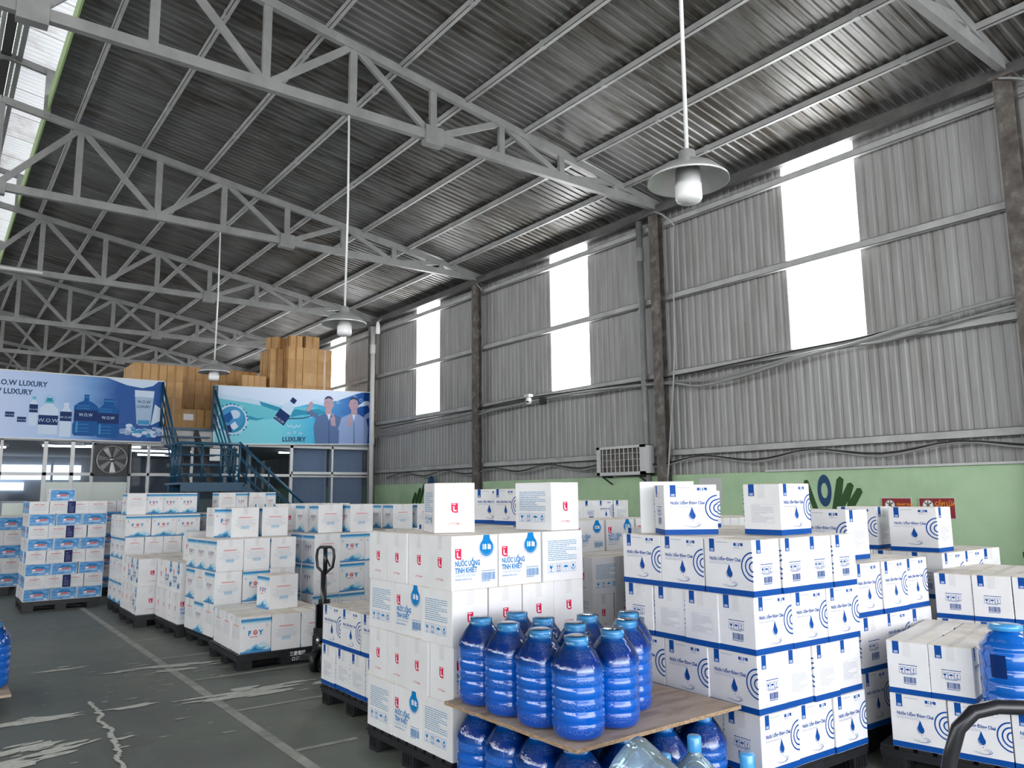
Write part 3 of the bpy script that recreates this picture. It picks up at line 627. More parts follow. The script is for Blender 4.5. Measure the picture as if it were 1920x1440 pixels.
# roof trusses
XN = [9.0, 8.02, 6.94, 5.87, 4.79, 3.68, 2.64, 1.49, .45]
def make_truss():
    e = empty('roof_truss'); zb = 6.15; mir = lambda x: .9-x
    B = lambda n, a, b, w, h: MB().bar(a, b, w, h, 'steelgrey').build(n, e)
    B('bottom_chord', (9.05, 0, zb), (-8.15, 0, zb), .08, .12)
    B('top_chord', (9.08, 0, 6.17), (.45, 0, ztop(.45)), .07, .11); B('top_chord', (-8.18, 0, 6.17), (.45, 0, ztop(.45)), .07, .11)
    bot = lambda x: (x, 0, zb); 
    def top(x):
        X = abs(x-.45)+.45; t = (X-.45)/8.63; return (x, 0, ztop(.45)*(1-t)+6.17*t)
    for k, x in enumerate(XN[1:]):
        for q in ({x, mir(x)} if x != .45 else {x}):
            o = MB().bar(bot(q), top(q), .05, .09, 'steelgrey').build('web_post', e)
    seq = [('t', 0), ('b', 0)]
    for a, b in ((8, 7), (7, 6), (6, 5), (5, 4), (4, 3), (3, 2), (2, 1)):
        pa, pb = ((bot, top) if a % 2 == 0 else (top, bot))
        for f in (lambda x: x, mir): B('web_brace', pa(f(XN[a])), pb(f(XN[b])), .045, .085)
    for x in (4.79, mir(4.79), .45): MB().box((x-.13, -.06, zb-.12), (x+.13, .06, zb+.12), 'steelgrey').build('gusset_plate', e)
    for x in (1.02, -.12):   # monitor posts and rafters
        MB().box((x-.045, -.045, ztop(1)), (x+.045, .045, 8.12), 'steelgrey').build('monitor_post', e)
    B('monitor_rafter', (1.35, 0, 8.03), (.45, 0, 8.17), .06, .10); B('monitor_rafter', (-.45, 0, 8.03), (.45, 0, 8.17), .06, .10)
    return e
tr = make_truss(); tr.location = (0, YC[1], 0)
tl = ['steel roof truss nearest the camera at the top right corner', 'large steel roof truss carrying the middle pendant lamp', 'second steel truss from the front, carrying the lamp before the banners',
      'third steel truss from the front, above the banner wall', 'fourth steel truss from the front, just behind the banner wall', 'fifth steel truss from the front, over the brown cartons',
      'sixth steel truss from the front, deep in the hall', 'farthest steel truss near the back wall']
for i, lb_ in enumerate(tl):
    o = tr if i == 0 else clone(tr); o.location = (0, YC[i+1], 0); tag(o, lb_, 'roof truss', 'steel roof trusses')
# strip light bar hanging under the third truss
o = MB().box((-.6, 17.2, 6.02), (1.5, 17.3, 6.07), 'ledge').build('light_batten', loc=(.0, 0, 0)); tag(o, 'thin pale batten under the third roof truss at far left', 'batten')

# ------------------------------------------------------------------ pendant lamps
def make_lamp():
    e = empty('pendant_lamp')
    MB().tube([(0, 0, .20), (.012, 0, 1.4), (0, 0, 2.68)], .013, 'whiteplastic').build('hanging_rod', e)
    mb = MB(); mb.lathe([(.012, .22), (.05, .20), (.055, .15), (.09, .125), (.17, .09), (.245, .02), (.25, .0), (.243, .003), (.165, .08), (.08, .115), (.0, .12)], 'lampmetal', 36); mb.build('lamp_shade', e)
    mb = MB(); mb.lathe([(.0, .09), (.075, .085), (.078, -.01), (.082, -.015), (.082, -.10), (.07, -.125), (0, -.13)], 'lampglass', 24); mb.build('bulb', e)
    return e
lp = make_lamp()
for i, (x, y, z, lb_) in enumerate(((3.60, 2.93, 3.54, 'largest pendant lamp with metal shade and white bulb, nearest the camera'), (3.64, 7.93, 3.57, 'pendant lamp in front of the brown carton tower, on the large truss'), (3.64, 12.93, 3.68, 'smallest pendant lamp, hanging before the gap between the two banners'))):
    o = lp if i == 0 else clone(lp); o.location = (x, y, z); tag(o, lb_, 'lamp', 'pendant lamps')
    for ch in o.children:
        if ch.name.startswith('hanging_rod') and i == 2: ch.scale = (1, 1, .93)

# ------------------------------------------------------------------ wall services
def pipe(x, y, z0, z1, r, lab, m='steelgrey'):
    mb = MB(); mb.tube([(x, y, z0), (x, y, z1)], r, m, 12); mb.lathe([(r, 0), (r*1.2, .02), (r*1.2, .22), (r, .24)], m, 12, (x, y, z1-.7)); o = mb.build('downpipe'); tag(o, lab, 'pipe')
pipe(8.94, 8.32, 0, 6.05, .055, 'grey downpipe just left of the second column'); pipe(8.75, 17.35, 0, 5.9, .06, 'grey downpipe at the right end of the banner wall', 'ledge')
def cable(pts, r, m, lab, n=6):
    P = [Vector(q) for q in pts]; out = []
    for i in range(len(P)-1):
        a = P[max(i-1, 0)]; b = P[i]; c = P[i+1]; d = P[min(i+2, len(P)-1)]
        for k in range(4):
            t = k/4; out.append(.5*((2*b)+(c-a)*t+(2*a-5*b+4*c-d)*t*t+(3*b-a-3*c+d)*t**3))
    out.append(P[-1]); o = MB().tube(out, r, m, n).build('wall_cable'); tag(o, lab, 'cable', 'cables along the cladding')
X_ = 8.93
cable([(X_, 1.5, 3.62), (X_, 2.9, 3.56), (X_, 3.9, 3.46), (X_, 4.5, 3.40), (X_, 5.3, 3.42), (X_, 6.1, 3.34), (X_, 7.0, 3.26), (X_, 7.7, 3.32), (X_, 8.6, 3.36), (X_, 9.5, 3.34), (X_, 11, 3.36), (X_, 13, 3.33), (X_, 15, 3.28), (X_, 17.2, 3.22)], .016, 'cable', 'thick pale cable draped along the third girt of the right wall')
cable([(X_-.03, 1.5, 3.72), (X_-.03, 3.2, 3.63), (X_-.03, 4.2, 3.52), (X_-.03, 4.8, 3.43), (X_-.03, 5.6, 3.36), (X_-.03, 6.3, 3.26), (X_-.03, 7.2, 3.19), (X_-.03, 7.9, 3.31), (X_-.03, 9.9, 3.38), (X_-.03, 12, 3.33), (X_-.03, 13.4, 3.24), (X_-.03, 15, 3.2), (X_-.03, 17.2, 3.12)], .022, 'cable', 'sagging lower cable of the pair along the third girt')
cable([(X_-.01, 1.5, 3.78), (X_-.01, 3.4, 3.62), (X_-.01, 4.6, 3.50), (X_-.01, 5.6, 3.47), (X_-.01, 7.9, 3.40), (X_-.01, 11.3, 3.44), (X_-.01, 13.5, 3.38), (X_-.01, 17.2, 3.3)], .012, 'cabledark', 'thin dark cable lying on the third girt')
for q, (dz, m_, lb_) in enumerate(((0, 'cabledark', 'black cable looping below the lowest girt of the right wall'), (.03, 'cable', 'grey cable looping beside the black one below the lowest girt'))):
    pts = [(X_, 1.0, 2.12-dz)]
    y = 2.0
    for k in range(9): pts += [(X_, y+.85*0, 2.17-dz*.3), (X_, y+.85, 2.08-dz*1.2)]; y += 1.75
    cable(pts, .012, m_, lb_)
cable([(8.8, 7.85, 6.02), (8.75, 7.65, 5.9), (8.85, 7.52, 5.72), (8.86, 7.55, 5.6), (8.85, 7.58, 4.5), (8.85, 7.62, 3.6), (8.85, 7.75, 2.5), (8.86, 7.85, 1.8)], .014, 'cable', 'pale cable running down the second column')
cable([(8.8, 2.95, 6.0), (8.8, 2.75, 5.9), (8.82, 2.55, 5.75), (8.82, 2.3, 5.7)], .014, 'cable', 'short pale cable at the top of the nearest column')
cable([(8.8, 12.8, 6.0), (8.78, 12.7, 5.93), (8.8, 12.6, 5.8)], .012, 'cable', 'short pale cable stub at the top of the third column')
e = empty('security_camera', (8.84, 11.15, 3.44)); MB().box((-.05, -.07, 0), (.05, .07, .05), 'whiteplastic').build('mount', e); MB().lathe([(0, -.14), (.05, -.13), (.065, -.08), (.05, -.02), (.03, 0)], 'whiteplastic', 16).build('dome', e); MB().lathe([(0, -.02), (.03, -.01), (.03, .01), (0, .015)], 'black', 12, (-.05, -.03, -.09)).build('lens', e)
tag(e, 'small white dome security camera beside the middle window strip', 'camera')
e = empty('floodlight', (8.85, 10.75, 3.40)); MB().box((-.03, -.08, -.14), (.02, .06, .0), 'black').build('housing', e); tag(e, 'small black floodlight just right of the security camera', 'light')
e = empty('corner_spotlight', (8.7, 17.0, 5.95)); MB().lathe([(.03, 0), (.05, -.08), (.06, -.3), (.0, -.31)], 'whiteplastic', 14).build('spot_body', e); MB().tube([(0, 0, 0), (.1, 0, .1)], .02, 'steelgrey').build('spot_bracket', e); tag(e, 'white cylindrical lamp under the eave above the banner wall', 'light')
# air-conditioner outdoor unit
e = empty('air_conditioner', (8.86, 8.72, 1.93))
mb = MB(); x0, x1, y0, y1, h = -.12, .10, -.53, .53, .46
mb.box((x0+.03, y0, 0), (x1, y1, .02), 'ledge'); mb.box((x0+.03, y0, .45), (x1, y1, h), 'ledge'); mb.box((x0+.03, y0, 0), (x1, y0+.02, h), 'ledge'); mb.box((x0+.03, y1-.02, 0), (x1, y1, h), 'ledge')
mb.box((x0, y0, 0), (x0+.03, y1, .05), 'ledge'); mb.box((x0, y0, .42), (x0+.03, y1, h), 'ledge'); mb.box((x0, y0, 0), (x0+.03, y0+.10, h), 'ledge'); mb.box((x0, y1-.07, 0), (x0+.03, y1, h), 'ledge'); mb.build('casing', e)
MB().box((x0+.08, y0+.03, .03), (x0+.10, y1-.03, .44), 'rusty').build('coil', e)
gv = MB().box((x0+.005, -.005, .05), (x0+.015, .005, .42), 'ledge').mesh('guard_bar'); gh = MB().box((x0+.0, y0+.08, -.003), (x0+.01, y1-.05, .003), 'ledge').mesh('guard_bar')
for k in range(9): link('guard_bar', gv, e, (0, y0+.16+k*.096, 0))
for k in range(3): link('guard_bar', gh, e, (0, 0, .14+k*.10))
for y in (-.4, .4): MB().bar((.1, y, -.02), (-.12, y, -.02), .03, .03, 'blackmetal').bar((.1, y, -.14), (-.1, y, -.03), .02, .02, 'blackmetal').build('bracket', e)
tag(e, 'pale air conditioner outdoor unit with barred grille on the right wall', 'air conditioner')
# painted letters on the green wall
def wallart(name, lab, cat, fn):
    a = Art(.001); fn(a); mb = MB(); a.put(mb, lambda u, v, e_: (8.978-e_, -u, v)); o = mb.build(name); tag(o, lab, cat)
def cap(a, x0, y0, x1, y1, w, m):
    d = Vector((x1-x0, y1-y0)); l = d.length; an = math.atan2(d.y, d.x); pts = []
    for s, c in ((PI/2, (x1, y1)), (-PI/2, (x0, y0))):
        for k in range(7): t = an+s-PI*k/6; pts.append((c[0]+w*math.cos(t), c[1]+w*math.sin(t)))
    a.poly(pts, m)
wallart('painted_letter', 'dark green painted W leaning right, right of the blue O', 'letter', lambda a: a.poly([(-5.30, 1.42), (-5.215, 1.79), (-5.17, 1.83), (-5.12, 1.79), (-5.155, 1.60), (-5.075, 1.74), (-5.03, 1.75), (-4.995, 1.71), (-5.06, 1.54), (-4.96, 1.68), (-4.91, 1.68), (-4.89, 1.63), (-5.06, 1.36), (-5.12, 1.36), (-5.09, 1.52), (-5.19, 1.36), (-5.28, 1.36)], 'ivy'))
wallart('painted_letter', 'dark blue painted O between the green letters on the wall', 'letter', lambda a: a.arc(-5.385, 1.655, .070, .05, 'ink', ry=2.1, n=28))
wallart('painted_letter', 'dark green stroke of a painted letter left of the blue O', 'letter', lambda a: cap(a, -5.52, 1.42, -5.63, 1.76, .035, 'ivy'))
wallart('painted_letter', 'fan of dark green painted strokes on the far green wall', 'letter', lambda a: (cap(a, -15.35, 1.5, -15.15, 1.86, .06, 'ivy'), cap(a, -15.5, 1.5, -15.35, 1.76, .06, 'ivy'), cap(a, -15.65, 1.5, -15.55, 1.66, .06, 'ivy')))
wallart('painted_letter', 'dark blue painted O beside the far green strokes', 'letter', lambda a: a.arc(-14.85, 1.72, .14, .09, 'ink', ry=1.9, n=24))
def warning(y, wd, txt, lab, sz):
    e = empty('warning_sign', (8.965, y, 1.33)); MB().box((0, -wd/2, 0), (.012, wd/2, .235), 'ledge').build('sign_back', e)
    a = Art(.0012); a.rect(-wd/2+.008, .008, wd/2-.008, .227, 'signred'); a.disc(-wd/2+.10, .15, .062, .062, 'white', 2); a.arc(-wd/2+.10, .15, .058, .007, 'seam', lay=3)
    for an in (.7, 2.4, 1.57): cap_ = [(-wd/2+.10+.05*math.cos(an)+.007*math.cos(an+1.57), .15+.05*math.sin(an)+.007*math.sin(an+1.57)), (-wd/2+.10+.05*math.cos(an)-.007*math.cos(an+1.57), .15+.05*math.sin(an)-.007*math.sin(an+1.57)), (-wd/2+.10-.05*math.cos(an)-.007*math.cos(an+1.57), .15-.05*math.sin(an)-.007*math.sin(an+1.57)), (-wd/2+.10-.05*math.cos(an)+.007*math.cos(an+1.57), .15-.05*math.sin(an)+.007*math.sin(an+1.57))]; a.poly(cap_, 'seam', 4)
    a.text(-wd/2+.175, .145, txt, sz, 'signyellow', .025, sx=.66 if len(txt) > 9 else .8)
    mb = MB(); a.put(mb, lambda u, v, e_: (-e_, -u, v)); mb.build('sign_face', e); tag(e, lab, 'sign')
warning(4.49, .35, 'CẤM HÚT THUỐC', 'red and yellow no smoking sign with thin crowded letters', .036); warning(4.04, .39, 'CẤM LỬA', 'red and yellow no fire sign with large letters', .062)
# pale notice painted over on the green wall
a = Art(.001); a.rect(-7.35, 1.5, -6.95, 1.85, 'ledge'); mb = MB(); a.put(mb, lambda u, v, e_: (8.978-e_, -u, v)); o = mb.build('faded_notice'); tag(o, 'faded grey notice on the green wall behind the standing carton', 'notice')

# ------------------------------------------------------------------ office front and mezzanine
Y0 = 17.7
struct(MB().box((-8.1, Y0, 2.86), (9.0, 26, 3.14), 'interiorceil').build('floor_mezzanine'))
struct(MB().box((-8.1, 25.9, 0), (9.0, 26.05, 2.86), 'interior').build('wall_office_back'))
struct(MB().box((3.3, Y0-.04, 2.74), (5.6, Y0-.0, 3.12), 'ledge').build('trim_8'))
mb = MB(); fr = 'framewhite'
VX = [-3, -2, -1, .2, 1.1, 1.83, 2.3, 2.66, 3.36, 3.72, 4.6, 5.6, 6.84, 7.87, 8.85]
for x in VX:
    w = .07 if x in (1.83, 6.84, 2.3) else .045; mb.box((x-w/2, Y0-.03, 0), (x+w/2, Y0+.03, 2.86), fr if x != 2.3 else 'frame')
for z, x0, x1 in ((2.14, -3, 6.84), (2.82, -3, 9.0), (2.20, 6.84, 8.85), (.05, -3, 9.0)): mb.box((x0, Y0-.03, z-.03), (x1, Y0+.03, z+.03), fr)
mb.box((6.84, Y0-.05, 2.10), (8.85, Y0-.02, 2.14), 'frame'); o = struct(mb.build('window_frame'))
wi = 20
for a_, b_ in zip(VX[3:], VX[4:]):
    for z0, z1 in ((.08, 2.11), (2.17, 2.79)):
        wi += 1; struct(MB().box((a_+.03, Y0-.004, z0), (b_-.03, Y0+.004, z1), 'glass').build('window_%d' % wi))
# frosted lower bands and curtains behind the glass
struct(MB().box((1.86, Y0-.016, .1), (3.32, Y0-.008, 1.98), 'frost').build('window_40'))
for k, (x0, x1) in enumerate(((6.9, 7.84), (7.9, 8.8))):
    mb = MB(); n = 22
    vs = []
    for i in range(n*2+1):
        x = x0+(x1-x0)*i/(n*2); vs += [(x, Y0+.25+(.04 if i % 2 else 0), .05), (x, Y0+.25+(.04 if i % 2 else 0), 2.8)]
    mb.add(vs, [(2*i, 2*i+1, 2*i+3, 2*i+2) for i in range(n*2)], 'curtain'); o = mb.build('curtain'); tag(o, ['blue grey pleated curtain behind the left office door pane', 'blue grey pleated curtain behind the rightmost office pane'][k], 'curtain')
# daylight windows at the back of the office, ceiling tubes
struct(MB().box((-4, 25.8, 2.2), (3.6, 25.88, 2.62), 'backwindow').build('window_41')); struct(MB().box((-4, 25.8, 1.9), (2.2, 25.88, 2.12), 'backwindow').build('window_42'))
struct(MB().box((4.3, 25.8, .6), (8.6, 25.88, 1.6), 'frost').build('window_43'))
for k, x in enumerate([-1.5, 0, 1.2, 2.2, 3.0, 4.2, 5.4]): struct(MB().box((x*1.3-.03, 25.76, 1.8), (x*1.3+.03, 25.8, 2.7), 'framewhite').build('window_frame'))
for k, (x, y, lb_) in enumerate(((2.5, 19.5, 'ceiling tube seen through the pane left of the wall fan'), (3.3, 19.2, 'ceiling tube seen through the pane above the wall fan'), (4.35, 20.6, 'ceiling tube seen through the pane left of the stair'), (5.0, 22.5, 'far ceiling tube seen behind the stair landing'), (7.9, 19.9, 'ceiling tube seen at the top of the right office panes'), (.8, 20.5, 'ceiling tube seen behind the leftmost office pane'))):
    e = empty('ceiling_tube_light', (x, y, 2.80)); MB().tube([(-.55, 0, 0), (.55, 0, 0)], .02, 'tube').build('tube', e); MB().box((-.6, -.04, .02), (.6, .04, .06), 'ledge').build('fitting', e); tag(e, lb_, 'light', 'office ceiling tubes')
for x in (5.9, 6.2, 6.5): struct(MB().box((x-.03, 19.6, 0), (x+.03, 19.66, 2.8), 'framewhite').build('window_frame'))
# dim office furniture: desk and machine at far left behind the glass
e = empty('sorting_table', (1.0, 19.0, 0)); MB().box((-.9, -.4, .95), (.6, .4, 1.0), 'steel').build('tabletop', e)
for x in (-.85, .55):
    for y in (-.35, .35): MB().box((x-.03, y-.03, 0), (x+.03, y+.03, .95), 'steel').build('leg', e)
tag(e, 'steel table behind the glass at the far left', 'table')
e = empty('control_cabinet', (1.33, 17.43, 0)); MB().box((-.2, -.18, .9), (.22, .18, 1.62), 'interior').build('cabinet_body', e); MB().box((-.18, -.22, 1.2), (.2, -.2, 1.58), 'frost').build('cabinet_door', e); MB().box((-.12, -.12, 0), (.12, .12, .9), 'stringer').build('pedestal', e); tag(e, 'grey control cabinet behind the far left pallet load', 'cabinet')
# wall fan
e = empty('wall_fan', (3.0, Y0-.10, 2.435))
mb = MB(); mb.box((-.34, .0, -.33), (.34, .04, .33), 'black'); mb.box((-.34, -.06, -.33), (-.31, .04, .33), 'black'); mb.box((.31, -.06, -.33), (.34, .04, .33), 'black'); mb.box((-.34, -.06, .30), (.34, .04, .33), 'black'); mb.box((-.34, -.06, -.33), (.34, .04, -.30), 'black'); mb.build('fan_housing', e)
mb = MB(); RX = Matrix.Rotation(PI/2, 4, 'X'); mb.lathe([(.27, .0), (.29, .0), (.29, .05), (.27, .05), (.27, .0)], 'fan', 36, M4=RX); mb.build('fan_ring', e)
for k in range(7):
    an = 2*PI*k/7+.3; mb = MB(); d = Vector((math.cos(an), 0, math.sin(an))); n = Vector((-d.z, 0, d.x))
    P = [d*.05-n*.02, d*.26-n*.055, d*.26+n*.055, d*.05+n*.02]; tw = Vector((0, -.03, 0)); mb.add([P[0]+Vector((0, -.03, 0)), P[1]+Vector((0, -.02, 0)), P[2]+Vector((0, -.055, 0)), P[3]+Vector((0, -.045, 0))], [(0, 1, 2, 3)], 'fan'); mb.build('fan_blade', e)
mb = MB(); mb.lathe([(0, .07), (.04, .065), (.045, .02), (.045, 0)], 'steel', 16, M4=RX); mb.build('fan_hub', e)
tag(e, 'square black exhaust fan with metal blades in the office front', 'fan')

# banners
def banner(x, z, wd, ht, roll, lab, bgm, fn):
    e = empty('advertising_banner', (x, Y0-.12, z)); e.rotation_euler = (0, roll, 0)
    MB().box((-wd/2, .0, -ht/2), (wd/2, .02, ht/2), bgm).build('print_background', e)
    mb = MB(); t = .022
    for q in ((-wd/2, -ht/2, wd/2, -ht/2+t), (-wd/2, ht/2-t, wd/2, ht/2), (-wd/2, -ht/2, -wd/2+t, ht/2), (wd/2-t, -ht/2, wd/2, ht/2)): mb.box((q[0], -.012, q[1]), (q[2], .03, q[3]), 'framewhite')
    mb.build('banner_frame', e)
    a = Art(.0012); fn(a); mb = MB(); a.put(mb, lambda u, v, e_: (u, -e_, v)); mb.build('printed_picture', e); tag(e, lab, 'banner', 'advertising banners'); return e
def jug(a, x, y, s, neck, m1='bblue', m2='bnavy', m3='bsky', lay=3):
    h = s; w = s*.265; p = [(-w*.85, 0), (-w, h*.06), (-w*1.02, h*.28), (-w*.94, h*.32), (-w*.94, h*.60), (-w*.98, h*.64), (-w*.95, h*.72), (-w*.6, h*.80), (-neck, h*.85), (-neck, h), (neck, h), (neck, h*.85), (w*.6, h*.80), (w*.95, h*.72), (w*.98, h*.64), (w*.94, h*.60), (w*.94, h*.32), (w*1.02, h*.28), (w, h*.06), (w*.85, 0)]
    a.poly([(x+u, y+v) for u, v in p], m1, lay); a.rect(x-w*.94, y+h*.36, x+w*.94, y+h*.62, m2, lay+1)
    for v in (.10, .18, .27, .66, .72): a.rect(x-w*.8, y+h*v, x+w*.3, y+h*(v+.012), m3, lay+1)
    a.rect(x-w*.75, y+h*.08, x-w*.6, y+h*.34, m3, lay+1); a.rect(x-neck*.9, y+h*.93, x+neck*.9, y+h*.95, m3, lay+2)
    a.text(x, y+h*.47, 'W.O.W', h*.11, 'bpale', .01, 'CENTER', lay+2, sx=.8)
def bottle2(a, x, y, s, w, lab, capm='baqua'):
    a.poly([(x-w, y), (x-w, y+s*.72), (x-w*.4, y+s*.88), (x-w*.4, y+s*.92), (x+w*.4, y+s*.92), (x+w*.4, y+s*.88), (x+w, y+s*.72), (x+w, y)], 'bfog', 2); a.rect(x-w*.45, y+s*.90, x+w*.45, y+s, capm, 3); a.rect(x-w*1.02, y+s*lab, x+w*1.02, y+s*(lab+.28), 'bnavy', 3); a.text(x, y+s*(lab+.08), 'W.O.W', w*.62, 'bpale', .0, 'CENTER', 4)
def picA(a):
    """x from the banner's centre"""
    a.text(.66, .37, 'W.O.W LUXURY', .145, 'ink', .03, 'RIGHT', sx=.86, lay=2); a.text(.42, .20, 'W.O.W LUXURY', .145, 'ink', .03, 'RIGHT', sx=.86, lay=2)
    for x, y in ((.075, -.20), (.275, -.29)): a.rect(x-.075, y-.05, x+.075, y+.05, 'bnavy', 2); a.text(x, y-.02, 'W.O.W', .042, 'bpale', 0, 'CENTER', 3)
    bottle2(a, .46, -.40, .57, .07, .45); a.arc(.725, .13, .085, .010, 'baqua', 0, PI, 12, .9, lay=4); a.arc(.725, .13, .085, .010, 'baqua', PI, PI*2, 12, .6, lay=4); bottle2(a, .72, -.56, .68, .165, .27)
    a.rect(.67, .09, .77, .16, 'bteal', 5); bottle2(a, 1.02, -.60, .68, .10, .46, 'bfog')
    jug(a, 1.37, -.57, .84, .045); jug(a, 1.78, -.59, .80, .095)
    a.poly([(2.32, -.28), (2.37, -.31), (2.55, -.31), (2.59, -.28), (2.64, .43), (2.25, .43)], 'bglass', 3); a.rect(2.258, .29, 2.63, .43, 'bfog', 4); a.rect(2.34, -.29, 2.57, -.20, 'bsky', 4)
    a.text(2.44, .16, 'W.O.W', .085, 'ink', .01, 'CENTER', 5, sx=.9); a.text(2.44, .06, 'LUXURY', .08, 'ink', .012, 'CENTER', 5, sx=.9)
    r = random.Random(5)
    for _ in range(60): x = r.uniform(2.05, 2.78); y = -.44+.09*r.gauss(0, .5); q = .02+.025*r.random(); a.disc(x, y, q*1.6, q, r.choice(['bglass', 'bfog', 'bsky', 'shirtB']), 4+(_ % 3), 8)
    a.poly([(1.7, .655), (2.1, .52), (2.4, .48), (2.6, .54), (2.72, .655)], 'bfog', 2); a.poly([(2.6, -.3), (2.78, -.2), (2.80, .05), (2.66, .15)], 'bfog', 2)
def man(a, x, y, s, m, left, lay):
    S = -1 if left else 1
    P = lambda pts, mm, l: a.poly([(x+u*s*S, y+v*s) for u, v in pts], mm, lay+l)
    P([(-.42, -.62), (-.40, -.15), (-.34, .06), (-.10, .16), (.12, .16), (.34, .04), (.40, -.2), (.36, -.62)], m, 0)          # torso
    P([(-.08, .12), (.08, .12), (.10, .26), (-.07, .26)], 'skin', 1)
    a.disc(x, y+.40*s, .125*s, .175*s, 'skin', lay+2, 20)
    a.poly([(x+(.135*math.cos(t))*s, y+(.42+.175*math.sin(t))*s) for t in [PI*k/10 for k in range(11)]]+[(x-.12*s, y+.50*s), (x+.0, y+.545*s), (x+.12*s, y+.50*s)], 'hair', lay+3)
    P([(.10, .36), (.17, .34), (.10, .32)], 'skin', 3); P([(-.135, .42), (-.15, .36), (-.12, .34)], 'skin', 3)
    for q in (.02, .085): a.disc(x+q*s*S, y+.43*s, .012*s, .008*s, 'hair', lay+4, 8)
    a.rect(x+(.03 if S > 0 else -.09)*s, y+.305*s, x+(.09 if S > 0 else -.03)*s, y+.318*s, 'salmon', lay+4)
    P([(.24, .02), (.36, .04), (.56, .14), (.60, .24), (.52, .27), (.30, .14)], m, 1)                                       # raised arm
    P([(.50, .20), (.60, .20), (.50, .42), (.36, .50), (.30, .44), (.40, .38)], 'skin', 2); P([(.26, .38), (.40, .40), (.40, .48), (.27, .47)], 'skin', 3)
    P([(.12, .34), (.34, .38), (.44, .42), (.42, .50), (.30, .50), (.13, .385)], 'bpale', 4)                                 # water bottle at the mouth
    P([(-.34, -.02), (-.44, -.22), (-.30, -.40), (-.10, -.14), (-.16, -.08), (-.27, -.22)], m, 1); P([(-.18, -.16), (-.06, -.14), (-.04, .06), (-.16, .08)], 'skin', 2); P([(-.14, .06), (-.10, .06), (-.09, .16), (-.13, .16)], 'skin', 3)   # thumb up
    P([(-.05, .14), (.0, -.02), (.05, .14)], 'bfog', 2); P([(-.005, -.02), (.005, -.02), (.01, -.6), (-.01, -.6)], 'hair', 1)
def picB(a):
    hw = 1.98
    a.poly([(-hw+.03, .65), (-hw+.03, .30), (-1.2, .40), (-.6, .30), (-.2, .20), (.2, .30), (.6, .33), (1.0, .42), (1.5, .60), (1.7, .66)], 'bfog', 1)
    a.poly([(-hw+.03, .44), (-1.5, .40), (-1.0, .34), (-.5, .20), (-.25, .10), (-.3, -.02), (-.9, -.10), (-1.4, -.02), (-hw+.03, .05)], 'baqua', 2)
    a.poly([(-hw+.03, .50), (-1.4, .42), (-.95, .36), (-.5, .28), (-.4, .22), (-.8, .22), (-1.3, .30), (-hw+.03, .38)], 'bpale', 3); a.poly([(-.95, .34), (-.5, .22), (-.3, .10), (-.6, .14), (-.9, .24)], 'bteal', 4)
    a.poly([(-.15, .16), (.2, .22), (.5, .20), (.72, .10), (.4, .06), (.05, .04), (-.2, -.02)], 'bteal', 4); a.poly([(-.1, .18), (.3, .24), (.5, .22), (.2, .14)], 'baqua', 5)
    a.poly([(-.3, -.04), (.1, -.02), (.5, .08), (.5, .06), (.1, -.05), (-.3, -.07)], 'ink', 6)
    a.poly([(-1.2, .0), (-1.0, -.06), (-.8, -.04), (-1.0, -.11), (-1.2, -.09)], 'bteal', 5)
    a.disc(-1.56, -.10, .31, .33, 'bteal', 5, 30); a.arc(-1.56, -.10, .32, .04, 'bpale', lay=6, n=30); a.disc(-1.56, -.06, .25, .26, 'bsky', 6, 26); a.disc(-1.50, .02, .12, .10, 'bpale', 7, 16)
    a.poly([(-1.76, -.02), (-1.60, .08), (-1.54, -.06), (-1.64, -.18), (-1.75, -.14)], 'bblue', 7); a.poly([(-1.62, -.24), (-1.50, -.14), (-1.42, -.26), (-1.52, -.34)], 'bfog', 7); a.poly([(-1.75, -.26), (-1.60, -.22), (-1.56, -.38), (-1.68, -.40)], 'bnavy', 7)
    r = random.Random(3)
    for k in range(26): t = 2*PI*k/26; q = .34+.03*r.random(); a.disc(-1.56+q*math.cos(t), -.10+q*math.sin(t), .022, .02, r.choice(['bteal', 'bpale', 'bblue']), 8, 7)
    c, s = math.cos(-.62), math.sin(-.62)       # the tilted bottle
    for pts, mm, l in (([(-.13, -.30), (.13, -.30), (.13, .16), (.05, .26), (.05, .30), (-.05, .30), (-.05, .26), (-.13, .16)], 'bpale', 8), ([(-.15, -.29), (.15, -.29), (.15, -.0), (-.15, -.0)], 'bnavy', 9), ([(-.065, .28), (.065, .28), (.065, .40), (-.065, .40)], 'bnavy', 9)):
        a.poly([(-.33+u*c-v*s, .10+u*s+v*c) for u, v in pts], mm, l)
    a.text(-.50, -.10, 'W.O.W', .085, 'bpale', 0, 'CENTER', 10, rot=-.62)
    for k, q in enumerate((-.12, 0, .12)): a.arc(-.12+q*.9, -.20-.02*(k == 1), .045, .016, 'bfog', PI*(.9 if k != 1 else 1), PI*2.1, 10, lay=9)
    for q, ch in ((-.15, 'W'), (0, 'O'), (.14, 'W')): a.text(-.10+q, -.43+.03*(q == 0), ch, .085, 'bfog', .01, 'CENTER', 9)
    a.text(-.12, -.59, 'LUXURY', .15, 'ink', .04, 'CENTER', 9, sx=1.0)
    a.poly([(.4, -.66), (.7, -.52), (1.4, -.48), (hw-.03, -.5), (hw-.03, -.66)], 'bblue', 2)
    man(a, .76, -.06, .98, 'shirtA', True, 9); man(a, 1.42, -.06, .98, 'shirtB', False, 16)
    for x, y in ((1.0, .38), (1.45, .52), (1.62, .45), (.3, .02)): a.arc(x, y, .035, .010, 'bpale', n=12, lay=8)
banner(1.10, 3.475, 5.70, 1.335, 0, 'pale blue banner showing water jugs, bottles and a glass, left of stair', 'bangradA', picA)
banner(6.95, 3.53, 3.95, 1.335, -.030, 'blue water banner with two men drinking, right of the stair', 'bangradB', picB)

